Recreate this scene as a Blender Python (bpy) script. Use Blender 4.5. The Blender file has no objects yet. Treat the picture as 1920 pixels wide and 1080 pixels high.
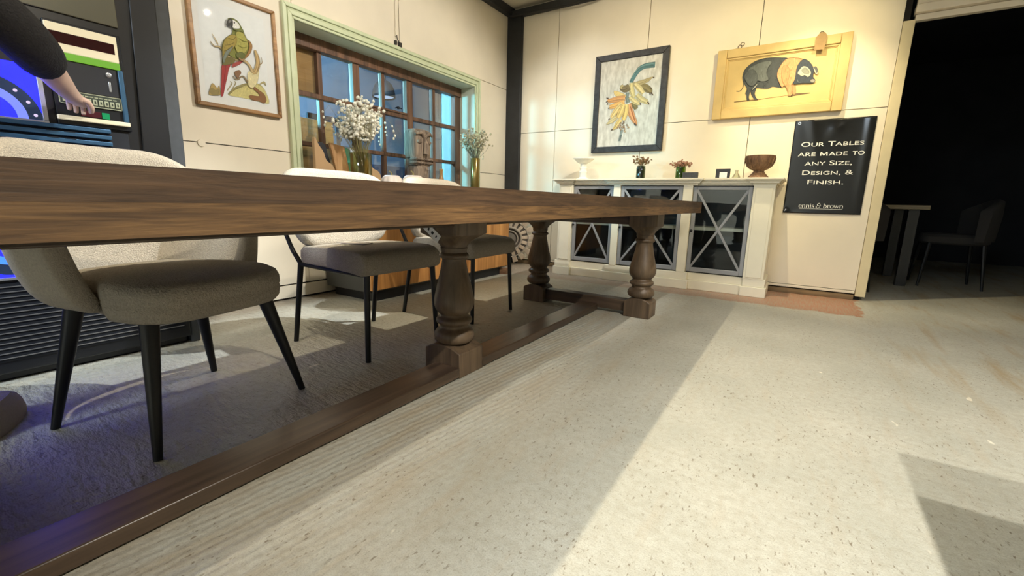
import bpy, bmesh, math, random
from mathutils import Vector, Matrix
from mathutils.geometry import tessellate_polygon

# ------------------------------------------------------------------ camera, world, lights, exposure
scene = bpy.context.scene
COL = scene.collection
random.seed(7)

CAM_Z = 0.73
F_PX = 822.0
cam_data = bpy.data.cameras.new('camera')
cam_data.sensor_width = 36.0
cam_data.lens = 36.0 * F_PX / 1920.0
cam_data.clip_start = 0.02
cam = bpy.data.objects.new('camera', cam_data)
cam.matrix_world = Matrix(((0.8390, -0.1246, 0.5296, 0.0),
                           (0.5435, 0.1500, -0.8259, 0.0),
                           (0.0236, 0.9808, 0.1937, CAM_Z),
                           (0, 0, 0, 1)))
COL.objects.link(cam)
scene.camera = cam
scene.view_settings.view_transform = 'Standard'
scene.view_settings.look = 'None'
scene.view_settings.gamma = 1.0
scene.view_settings.use_curve_mapping = False
scene.view_settings.exposure = 0.0

world = bpy.data.worlds.new('dusk')
world.use_nodes = True
world.node_tree.nodes['Background'].inputs[0].default_value = (0.10, 0.20, 0.42, 1)
world.node_tree.nodes['Background'].inputs[1].default_value = 0.02
scene.world = world


def lamp(name, kind, loc, target, power, color, radius=0.03, angle=100, blend=0.4):
    d = bpy.data.lights.new(name, kind)
    d.energy = power
    d.color = color
    if kind == 'AREA':
        d.shape = 'DISK'
        d.size = radius * 2
    else:
        d.shadow_soft_size = radius
    if kind == 'SPOT':
        d.spot_size = math.radians(angle)
        d.spot_blend = blend
    o = bpy.data.objects.new(name, d)
    o.location = loc
    dv = Vector(target) - Vector(loc)
    o.rotation_euler = dv.to_track_quat('-Z', 'Y').to_euler()
    COL.objects.link(o)
    return o


WARM = (1.0, 0.88, 0.66)
WHITE = (1.0, 0.95, 0.86)
COOL = (0.90, 0.96, 1.0)
# rows of ceiling spots; each throws its own edge of the table on the floor
lamp('spot_over_table', 'SPOT', (-1.45, 2.1, 2.62), (-0.95, 2.0, 0.0), 150, WARM, 0.02, 84, 0.9)
lamp('spot_over_table_near', 'SPOT', (-1.45, 0.5, 2.62), (-1.1, 0.6, 0.0), 130, WARM, 0.02, 76, 0.9)
lamp('spot_table_side', 'SPOT', (-0.80, 2.5, 2.62), (-2.35, 0.9, 0.0), 430, COOL, 0.02, 46, 0.8)
lamp('spot_aisle', 'SPOT', (1.2, 0.0, 2.62), (0.1, 1.1, 0.0), 225, WHITE, 0.02, 94, 1.0)
lamp('spot_aisle_back', 'SPOT', (1.2, 0.6, 2.62), (0.2, 1.7, 0.0), 185, WHITE, 0.02, 102, 1.0)
lamp('spot_by_opening', 'SPOT', (1.3, 3.3, 2.62), (1.2, 3.2, 0.0), 46, WHITE, 0.02, 84, 0.7)
lamp('spot_on_pictures', 'SPOT', (0.55, 2.9, 2.65), (-0.55, 4.5, 1.65), 150, (1.0, 0.84, 0.46), 0.025, 70, 1.0)
lamp('spot_on_sign', 'SPOT', (-0.37, 3.6, 2.68), (0.10, 4.5, 1.0), 140, (1.0, 0.85, 0.55), 0.02, 62, 0.8)
lamp('spot_on_back_wall', 'SPOT', (-1.6, 2.5, 2.65), (-1.5, 4.5, 1.7), 75, (1.0, 0.88, 0.66), 0.025, 84, 1.0)
lamp('spot_on_corner', 'SPOT', (-2.35, 3.3, 2.65), (-2.0, 4.5, 1.1), 30, (0.86, 0.93, 1.0), 0.02, 90, 0.8)
lamp('spot_on_window_wall', 'SPOT', (0.07, 0.75, 2.62), (-2.75, 0.9, 0.5), 125, (1.0, 0.90, 0.74), 0.02, 84, 0.5)
lamp('spot_on_sideboard', 'SPOT', (-0.05, 2.68, 2.74), (-2.75, 2.9, 0.6), 230, WHITE, 0.02, 84, 0.5)
lamp('ambient_fill', 'AREA', (-1.2, -2.6, 2.78), (-1.2, -2.6, 0), 190, (0.74, 0.87, 1.0), 0.7)  # unseen soft fill added to lift the ambient level
# dusk light beyond the window
lamp('dusk_beam', 'SPOT', (-4.1, 1.3, 1.75), (-3.15, 3.9, 1.25), 950, (0.20, 0.76, 1.0), 0.12, 60, 0.5)
lamp('yard_glow', 'POINT', (-4.4, 3.3, 2.3), (-4.4, 3.3, 0), 190, (0.55, 0.80, 1.0), 0.3)


# ------------------------------------------------------------------ helpers
def c(r, g, b):
    def f(v):
        v /= 255.0
        return v / 12.92 if v <= 0.04045 else ((v + 0.055) / 1.055) ** 2.4
    return (f(r), f(g), f(b), 1.0)


def new_mat(name):
    m = bpy.data.materials.new(name)
    m.use_nodes = True
    nt = m.node_tree
    return m, nt, nt.nodes['Principled BSDF']


def mat(name, col, rough=0.5, metal=0.0, var=0.0, vscale=8.0, bump=0.0, bscale=60.0, spec=None, emit=None, estr=0.0, stretch=None, col2=None, detail=4.0):
    m, nt, b = new_mat(name)
    b.inputs['Base Color'].default_value = col
    b.inputs['Roughness'].default_value = rough
    b.inputs['Metallic'].default_value = metal
    if spec is not None:
        b.inputs['Specular IOR Level'].default_value = spec
    if emit is not None:
        b.inputs['Emission Color'].default_value = emit
        b.inputs['Emission Strength'].default_value = estr
    if var > 0 or bump > 0:
        tc = nt.nodes.new('ShaderNodeTexCoord')
        mp = nt.nodes.new('ShaderNodeMapping')
        if stretch:
            mp.inputs['Scale'].default_value = stretch
        nt.links.new(tc.outputs['Object'], mp.inputs['Vector'])
    if var > 0:
        n = nt.nodes.new('ShaderNodeTexNoise')
        n.inputs['Scale'].default_value = vscale
        n.inputs['Detail'].default_value = detail
        nt.links.new(mp.outputs[0], n.inputs['Vector'])
        r = nt.nodes.new('ShaderNodeValToRGB')
        r.color_ramp.elements[0].position = 0.3
        r.color_ramp.elements[1].position = 0.7
        if col2 is None:
            r.color_ramp.elements[0].color = tuple(v * (1 - var) for v in col[:3]) + (1,)
            r.color_ramp.elements[1].color = tuple(min(1, v * (1 + var)) for v in col[:3]) + (1,)
        else:
            r.color_ramp.elements[0].color = col2
            r.color_ramp.elements[1].color = col
        nt.links.new(n.outputs['Fac'], r.inputs['Fac'])
        nt.links.new(r.outputs['Color'], b.inputs['Base Color'])
    if bump > 0:
        n2 = nt.nodes.new('ShaderNodeTexNoise')
        n2.inputs['Scale'].default_value = bscale
        n2.inputs['Detail'].default_value = 3.0
        nt.links.new(mp.outputs[0], n2.inputs['Vector'])
        bp = nt.nodes.new('ShaderNodeBump')
        bp.inputs['Strength'].default_value = bump
        bp.inputs['Distance'].default_value = 0.01
        nt.links.new(n2.outputs['Fac'], bp.inputs['Height'])
        nt.links.new(bp.outputs['Normal'], b.inputs['Normal'])
    return m


def glass_mat(name, tint=(1, 1, 1), refl=0.10, rough=0.02, trans=1.0):
    m, nt, b = new_mat(name)
    nt.nodes.remove(b)
    out = nt.nodes['Material Output']
    t = nt.nodes.new('ShaderNodeBsdfTransparent')
    t.inputs[0].default_value = (tint[0] * trans, tint[1] * trans, tint[2] * trans, 1)
    g = nt.nodes.new('ShaderNodeBsdfGlossy')
    g.inputs['Roughness'].default_value = rough
    lw = nt.nodes.new('ShaderNodeLayerWeight')
    lw.inputs['Blend'].default_value = 0.25
    mul = nt.nodes.new('ShaderNodeMath')
    mul.operation = 'MULTIPLY_ADD'
    mul.inputs[1].default_value = 0.6
    mul.inputs[2].default_value = refl * 0.4
    nt.links.new(lw.outputs['Fresnel'], mul.inputs[0])
    mx = nt.nodes.new('ShaderNodeMixShader')
    nt.links.new(mul.outputs[0], mx.inputs[0])
    nt.links.new(t.outputs[0], mx.inputs[1])
    nt.links.new(g.outputs[0], mx.inputs[2])
    nt.links.new(mx.outputs[0], out.inputs[0])
    return m


def wood_mat(name, dark, light, axis='Y', rough=0.5, scale=1.0, bump=0.25, contrast=(0.35, 0.68)):
    m, nt, b = new_mat(name)
    tc = nt.nodes.new('ShaderNodeTexCoord')
    mp = nt.nodes.new('ShaderNodeMapping')
    s = {'X': (1.2, 22, 22), 'Y': (22, 1.2, 22), 'Z': (22, 22, 1.2)}[axis]
    mp.inputs['Scale'].default_value = tuple(v * scale for v in s)
    nt.links.new(tc.outputs['Object'], mp.inputs['Vector'])
    n = nt.nodes.new('ShaderNodeTexNoise')
    n.inputs['Scale'].default_value = 1.6
    n.inputs['Detail'].default_value = 7
    n.inputs['Roughness'].default_value = 0.62
    n.inputs['Distortion'].default_value = 0.5
    nt.links.new(mp.outputs[0], n.inputs['Vector'])
    r = nt.nodes.new('ShaderNodeValToRGB')
    r.color_ramp.elements[0].position = contrast[0]
    r.color_ramp.elements[1].position = contrast[1]
    r.color_ramp.elements[0].color = dark
    r.color_ramp.elements[1].color = light
    nt.links.new(n.outputs['Fac'], r.inputs['Fac'])
    # broad tone variation
    n2 = nt.nodes.new('ShaderNodeTexNoise')
    n2.inputs['Scale'].default_value = 3.0
    n2.inputs['Detail'].default_value = 2
    nt.links.new(tc.outputs['Object'], n2.inputs['Vector'])
    mr = nt.nodes.new('ShaderNodeMapRange')
    mr.inputs['From Min'].default_value = 0.3
    mr.inputs['From Max'].default_value = 0.7
    mr.inputs['To Min'].default_value = 0.7
    mr.inputs['To Max'].default_value = 1.2
    nt.links.new(n2.outputs['Fac'], mr.inputs['Value'])
    mx = nt.nodes.new('ShaderNodeMix')
    mx.data_type = 'RGBA'
    mx.blend_type = 'MULTIPLY'
    mx.inputs['Factor'].default_value = 1.0
    nt.links.new(r.outputs['Color'], mx.inputs[6])
    nt.links.new(mr.outputs['Result'], mx.inputs[7])
    nt.links.new(mx.outputs[2], b.inputs['Base Color'])
    b.inputs['Roughness'].default_value = rough
    bp = nt.nodes.new('ShaderNodeBump')
    bp.inputs['Strength'].default_value = bump
    bp.inputs['Distance'].default_value = 0.004
    nt.links.new(n.outputs['Fac'], bp.inputs['Height'])
    nt.links.new(bp.outputs['Normal'], b.inputs['Normal'])
    return m


def paint_mat(name, rough=0.7, mottled=0.0):
    m, nt, b = new_mat(name)
    a = nt.nodes.new('ShaderNodeAttribute')
    a.attribute_name = 'Col'
    b.inputs['Roughness'].default_value = rough
    if mottled > 0:
        tc = nt.nodes.new('ShaderNodeTexCoord')
        n = nt.nodes.new('ShaderNodeTexNoise')
        n.inputs['Scale'].default_value = 22
        n.inputs['Detail'].default_value = 6
        n.inputs['Roughness'].default_value = 0.7
        nt.links.new(tc.outputs['Object'], n.inputs['Vector'])
        mr = nt.nodes.new('ShaderNodeMapRange')
        mr.inputs['From Min'].default_value = 0.3
        mr.inputs['From Max'].default_value = 0.7
        mr.inputs['To Min'].default_value = 1 - mottled
        mr.inputs['To Max'].default_value = 1 + mottled * 0.5
        nt.links.new(n.outputs['Fac'], mr.inputs['Value'])
        mx = nt.nodes.new('ShaderNodeMix')
        mx.data_type = 'RGBA'
        mx.blend_type = 'MULTIPLY'
        mx.inputs['Factor'].default_value = 1.0
        nt.links.new(a.outputs['Color'], mx.inputs[6])
        nt.links.new(mr.outputs['Result'], mx.inputs[7])
        nt.links.new(mx.outputs[2], b.inputs['Base Color'])
    else:
        nt.links.new(a.outputs['Color'], b.inputs['Base Color'])
    return m


def smooth_angle(me, deg=40):
    if not me.polygons or deg <= 0:
        return
    me.polygons.foreach_set('use_smooth', [True] * len(me.polygons))
    me.set_sharp_from_angle(angle=math.radians(deg))


def obj(name, bm, material, parent=None, bevel=0.0, segs=2, subdiv=0, smooth=40, recalc=True, solid=0.0):
    """one mesh object; bmesh given in world coordinates (or in the parent's, when parent sits at the origin)"""
    if recalc:
        bmesh.ops.recalc_face_normals(bm, faces=bm.faces)
    me = bpy.data.meshes.new(name)
    if parent is not None:
        root = parent
        off = Vector((0, 0, 0))
        while root is not None:
            off += root.location
            root = root.parent
        bmesh.ops.translate(bm, verts=bm.verts, vec=-off)
    bm.to_mesh(me)
    bm.free()
    mats = material if isinstance(material, (list, tuple)) else [material]
    for m in mats:
        me.materials.append(m)
    smooth_angle(me, smooth)
    o = bpy.data.objects.new(name, me)
    COL.objects.link(o)
    if parent is not None:
        o.parent = parent
    if solid:
        s = o.modifiers.new('solid', 'SOLIDIFY')
        s.thickness = solid
        s.offset = 0
    if bevel > 0:
        b = o.modifiers.new('bevel', 'BEVEL')
        b.width = bevel
        b.segments = segs
        b.limit_method = 'ANGLE'
        b.angle_limit = math.radians(40)
    if subdiv:
        s = o.modifiers.new('subdiv', 'SUBSURF')
        s.levels = subdiv
        s.render_levels = subdiv
    return o


def thing(name, label, cat, loc=(0, 0, 0), group=None):
    o = bpy.data.objects.new(name, None)
    o.empty_display_size = 0.1
    o.location = loc
    COL.objects.link(o)
    return tag(o, label, cat, group)


def tag(o, label, cat, group=None):
    o['label'] = label
    o['category'] = cat
    if group:
        o['group'] = group
    return o


def struct(name, bm, m, **k):
    o = obj(name, bm, m, **k)
    o['kind'] = 'structure'
    return o


def BM():
    return bmesh.new()


def box(bm, a, b, mi=0, rot=None):
    a, b = Vector(a), Vector(b)
    ctr = (a + b) / 2
    M = Matrix.Translation(ctr)
    if rot is not None:
        M = M @ rot
    M = M @ Matrix.Diagonal((abs(b.x - a.x), abs(b.y - a.y), abs(b.z - a.z), 1))
    r = bmesh.ops.create_cube(bm, size=1.0, matrix=M)
    if mi:
        for f in {f for v in r['verts'] for f in v.link_faces}:
            f.material_index = mi
    return r['verts']


def bx(*args, **k):
    bm = BM()
    box(bm, *args, **k)
    return bm


def tube(bm, pts, radii, n=10, cap=True, mi=0):
    """tapering tube along a polyline"""
    pts = [Vector(p) for p in pts]
    if not isinstance(radii, (list, tuple)):
        radii = [radii] * len(pts)
    rings = []
    up = None
    for i, p in enumerate(pts):
        if i == 0:
            d = pts[1] - p
        elif i == len(pts) - 1:
            d = p - pts[i - 1]
        else:
            d = (pts[i + 1] - p).normalized() + (p - pts[i - 1]).normalized()
        d.normalize()
        if up is None:
            ref = Vector((0, 0, 1)) if abs(d.z) < 0.9 else Vector((1, 0, 0))
            up = d.cross(ref).normalized()
        up = (up - d * up.dot(d)).normalized()
        side = d.cross(up)
        rings.append([bm.verts.new(p + (up * math.cos(2 * math.pi * k / n) + side * math.sin(2 * math.pi * k / n)) * radii[i]) for k in range(n)])
    fs = []
    for a, b in zip(rings, rings[1:]):
        for k in range(n):
            fs.append(bm.faces.new((a[k], a[(k + 1) % n], b[(k + 1) % n], b[k])))
    if cap:
        fs.append(bm.faces.new(list(reversed(rings[0]))))
        fs.append(bm.faces.new(rings[-1]))
    for f in fs:
        f.material_index = mi
    return rings


def lathe(bm, prof, ctr, n=32, mi=0, cap=True, M=None):
    """prof: list of (radius, z)"""
    ctr = Vector(ctr)
    rings = []
    for r, z in prof:
        ring = []
        for k in range(n):
            v = Vector((r * math.cos(2 * math.pi * k / n), r * math.sin(2 * math.pi * k / n), z))
            if M is not None:
                v = M @ v
            ring.append(bm.verts.new(ctr + v))
        rings.append(ring)
    for a, b in zip(rings, rings[1:]):
        for k in range(n):
            f = bm.faces.new((a[k], a[(k + 1) % n], b[(k + 1) % n], b[k]))
            f.material_index = mi
    if cap:
        for ring, rev in ((rings[0], True), (rings[-1], False)):
            if (ring[0].co - ring[n // 2].co).length > 1e-5:
                f = bm.faces.new(list(reversed(ring)) if rev else ring)
                f.material_index = mi
    return rings


def loft(bm, rings, close=True, cap=True, mi=0):
    vs = [[bm.verts.new(Vector(p)) for p in r] for r in rings]
    n = len(vs[0])
    for a, b in zip(vs, vs[1:]):
        for k in range(n if close else n - 1):
            f = bm.faces.new((a[k], a[(k + 1) % n], b[(k + 1) % n], b[k]))
            f.material_index = mi
    if cap:
        for r in (list(reversed(vs[0])), vs[-1]):
            f = bm.faces.new(r)
            f.material_index = mi
    return vs


def prism(bm, outline, to3, d0, d1, mi=0):
    """extrude a 2D outline; to3(u, v, d) -> world"""
    a = [bm.verts.new(Vector(to3(u, v, d0))) for u, v in outline]
    b = [bm.verts.new(Vector(to3(u, v, d1))) for u, v in outline]
    n = len(a)
    fs = [bm.faces.new(list(reversed(a))), bm.faces.new(b)]
    for k in range(n):
        fs.append(bm.faces.new((a[k], a[(k + 1) % n], b[(k + 1) % n], b[k])))
    for f in fs:
        f.material_index = mi
    return fs


def smooth_closed(pts, sub=3):
    out = []
    n = len(pts)
    for i in range(n):
        p0, p1, p2, p3 = (Vector(pts[(i + j - 1) % n]) for j in range(4))
        for s in range(sub):
            t = s / sub
            out.append(tuple(0.5 * ((2 * p1) + (p2 - p0) * t + (2 * p0 - 5 * p1 + 4 * p2 - p3) * t * t + (3 * p1 - p0 - 3 * p2 + p3) * t ** 3)))
    return out


def smooth_open(pts, vals, sub=5):
    if len(pts) < 3:
        return list(pts), list(vals)
    P = [tuple(2 * Vector(pts[0]) - Vector(pts[1]))] + list(pts) + [tuple(2 * Vector(pts[-1]) - Vector(pts[-2]))]
    op, ov = [], []
    for i in range(len(pts) - 1):
        p0, p1, p2, p3 = (Vector(P[i + j]) for j in range(4))
        for s in range(sub):
            t = s / sub
            op.append(tuple(0.5 * ((2 * p1) + (p2 - p0) * t + (2 * p0 - 5 * p1 + 4 * p2 - p3) * t * t + (3 * p1 - p0 - 3 * p2 + p3) * t ** 3)))
            ov.append(vals[i] * (1 - t) + vals[i + 1] * t)
    op.append(tuple(pts[-1]))
    ov.append(vals[-1])
    return op, ov


def ribbon(pts, widths, sub=5):
    """outline of a stroke whose width varies along it"""
    p, w = smooth_open(pts, widths, sub)
    L, R = [], []
    for i in range(len(p)):
        a = Vector(p[max(0, i - 1)])
        b = Vector(p[min(len(p) - 1, i + 1)])
        d = (b - a)
        if d.length < 1e-9:
            d = Vector((1, 0))
        d.normalize()
        nrm = Vector((-d.y, d.x))
        L.append(tuple(Vector(p[i]) + nrm * w[i] / 2))
        R.append(tuple(Vector(p[i]) - nrm * w[i] / 2))
    return L, R


def inside(p, poly):
    r = False
    n = len(poly)
    for i in range(n):
        (x0, y0), (x1, y1) = poly[i], poly[i - 1]
        if (y0 > p[1]) != (y1 > p[1]) and p[0] < (x1 - x0) * (p[1] - y0) / (y1 - y0) + x0:
            r = not r
    return r


def shade(col, k):
    return tuple(max(0, min(255, v * k)) for v in col)


def artwork(name, layers, to3, material, parent, base=None, step=0.00003, line=0.0022, brush=0.012, dense=5200, seed=3):
    """flat painting: patches and brush strokes laid over each other, the colour kept as a face attribute"""
    rd = random.Random(seed)
    bm = BM()
    lay = bm.loops.layers.float_color.new('Col')
    d = [0.0]

    def fill(fs, col):
        for f in fs:
            for l in f.loops:
                l[lay] = c(*col)

    def stroke(pts, ws, col, sub=5):
        d[0] += step
        A, B = ribbon(pts, ws, sub)
        va = [bm.verts.new(Vector(to3(u, v, d[0]))) for u, v in A]
        vb = [bm.verts.new(Vector(to3(u, v, d[0]))) for u, v in B]
        fill([bm.faces.new((va[k], va[k + 1], vb[k + 1], vb[k])) for k in range(len(va) - 1)], col)

    if base:
        col, outline = base
        fill([bm.faces.new([bm.verts.new(Vector(to3(u, v, 0))) for u, v in outline])], col)
    for L in layers:
        col = L[1]
        if L[0] == 'p':
            q = smooth_closed(L[2], 3)
            d[0] += step
            vs = [bm.verts.new(Vector(to3(u, v, d[0]))) for u, v in q]
            tris = tessellate_polygon([[Vector((u, v, 0)) for u, v in q]])
            fs = []
            for t in tris:
                if len(set(t)) == 3:
                    fs.append(bm.faces.new([vs[i] for i in t]))
            fill(fs, col)
            us, vv = [p[0] for p in q], [p[1] for p in q]
            area = (max(us) - min(us)) * (max(vv) - min(vv))
            if area > 0.0006 and brush:
                d[0] += step
                for k in range(int(area * dense)):
                    p = (rd.uniform(min(us), max(us)), rd.uniform(min(vv), max(vv)))
                    a = rd.uniform(-2.2, -1.0)
                    ln = brush * rd.uniform(0.6, 1.3)
                    p2 = (p[0] + ln * math.cos(a), p[1] + ln * math.sin(a))
                    if inside(p, q) and inside(p2, q):
                        d0 = d[0]
                        stroke([p, p2], [brush * 0.28, brush * 0.06], shade(col, rd.choice((0.86, 0.92, 1.07, 1.13))))
                        d[0] = d0 + 1.3e-6 * (k % 40)
            if line:
                stroke(list(q) + [q[0]], [line] * (len(q) + 1), shade(col, 0.72), 1)
        else:
            w = max(L[3])
            if w > 0.008 and line:
                stroke(L[2], [x + line * 1.6 for x in L[3]], shade(col, 0.62))
            stroke(L[2], L[3], col)
            if w > 0.016 and line:
                stroke(L[2], [x * 0.34 for x in L[3]], shade(col, 1.10))
                off = [(p[0] - 0.26 * L[3][i], p[1] - 0.12 * L[3][i]) for i, p in enumerate(L[2])]
                stroke(off, [x * 0.16 for x in L[3]], shade(col, 0.84))
    return obj(name, bm, material, parent, recalc=False, smooth=0)


def text_bm(s, width, height, to3, depth=0.0006, small_caps=False, bold=0.0, shear=0.0):
    """lettering from the built-in font, fitted to a width and a capital height"""
    cu = bpy.data.curves.new('t', 'FONT')
    cu.body = s
    cu.size = 1.0
    cu.offset = bold
    cu.shear = shear
    cu.extrude = 0.0
    cu.resolution_u = 4
    if small_caps:
        cu.small_caps_scale = 0.80
        for ch in cu.body_format:
            ch.use_small_caps = True
    o = bpy.data.objects.new('t', cu)
    COL.objects.link(o)
    dg = bpy.context.evaluated_depsgraph_get()
    me = bpy.data.meshes.new_from_object(o.evaluated_get(dg))
    bpy.data.objects.remove(o)
    bpy.data.curves.remove(cu)
    xs = [v.co.x for v in me.vertices]
    x0, x1 = min(xs), max(xs)
    cap = 0.69
    bm = BM()
    bm.from_mesh(me)
    bpy.data.meshes.remove(me)
    for v in bm.verts:
        v.co = Vector(to3((v.co.x - x0) / (x1 - x0) * width, v.co.y / cap * height, depth))
    return bm


def merge(bm, other):
    me = bpy.data.meshes.new('tmp')
    other.to_mesh(me)
    other.free()
    bm.from_mesh(me)
    bpy.data.meshes.remove(me)


def copy_thing(root, loc, rotz, label):
    r = root.copy()
    COL.objects.link(r)
    r.location = loc
    r.rotation_euler = (0, 0, rotz)
    r['label'] = label
    for ch in list(root.children):
        k = ch.copy()
        COL.objects.link(k)
        k.parent = r
        for g in list(ch.children):
            q = g.copy()
            COL.objects.link(q)
            q.parent = k
    return r


def RZ(a):
    return Matrix.Rotation(a, 4, 'Z')


def sup(a, e):
    ca, sa = math.cos(a), math.sin(a)
    return (math.copysign(abs(ca) ** e, ca), math.copysign(abs(sa) ** e, sa))

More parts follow.
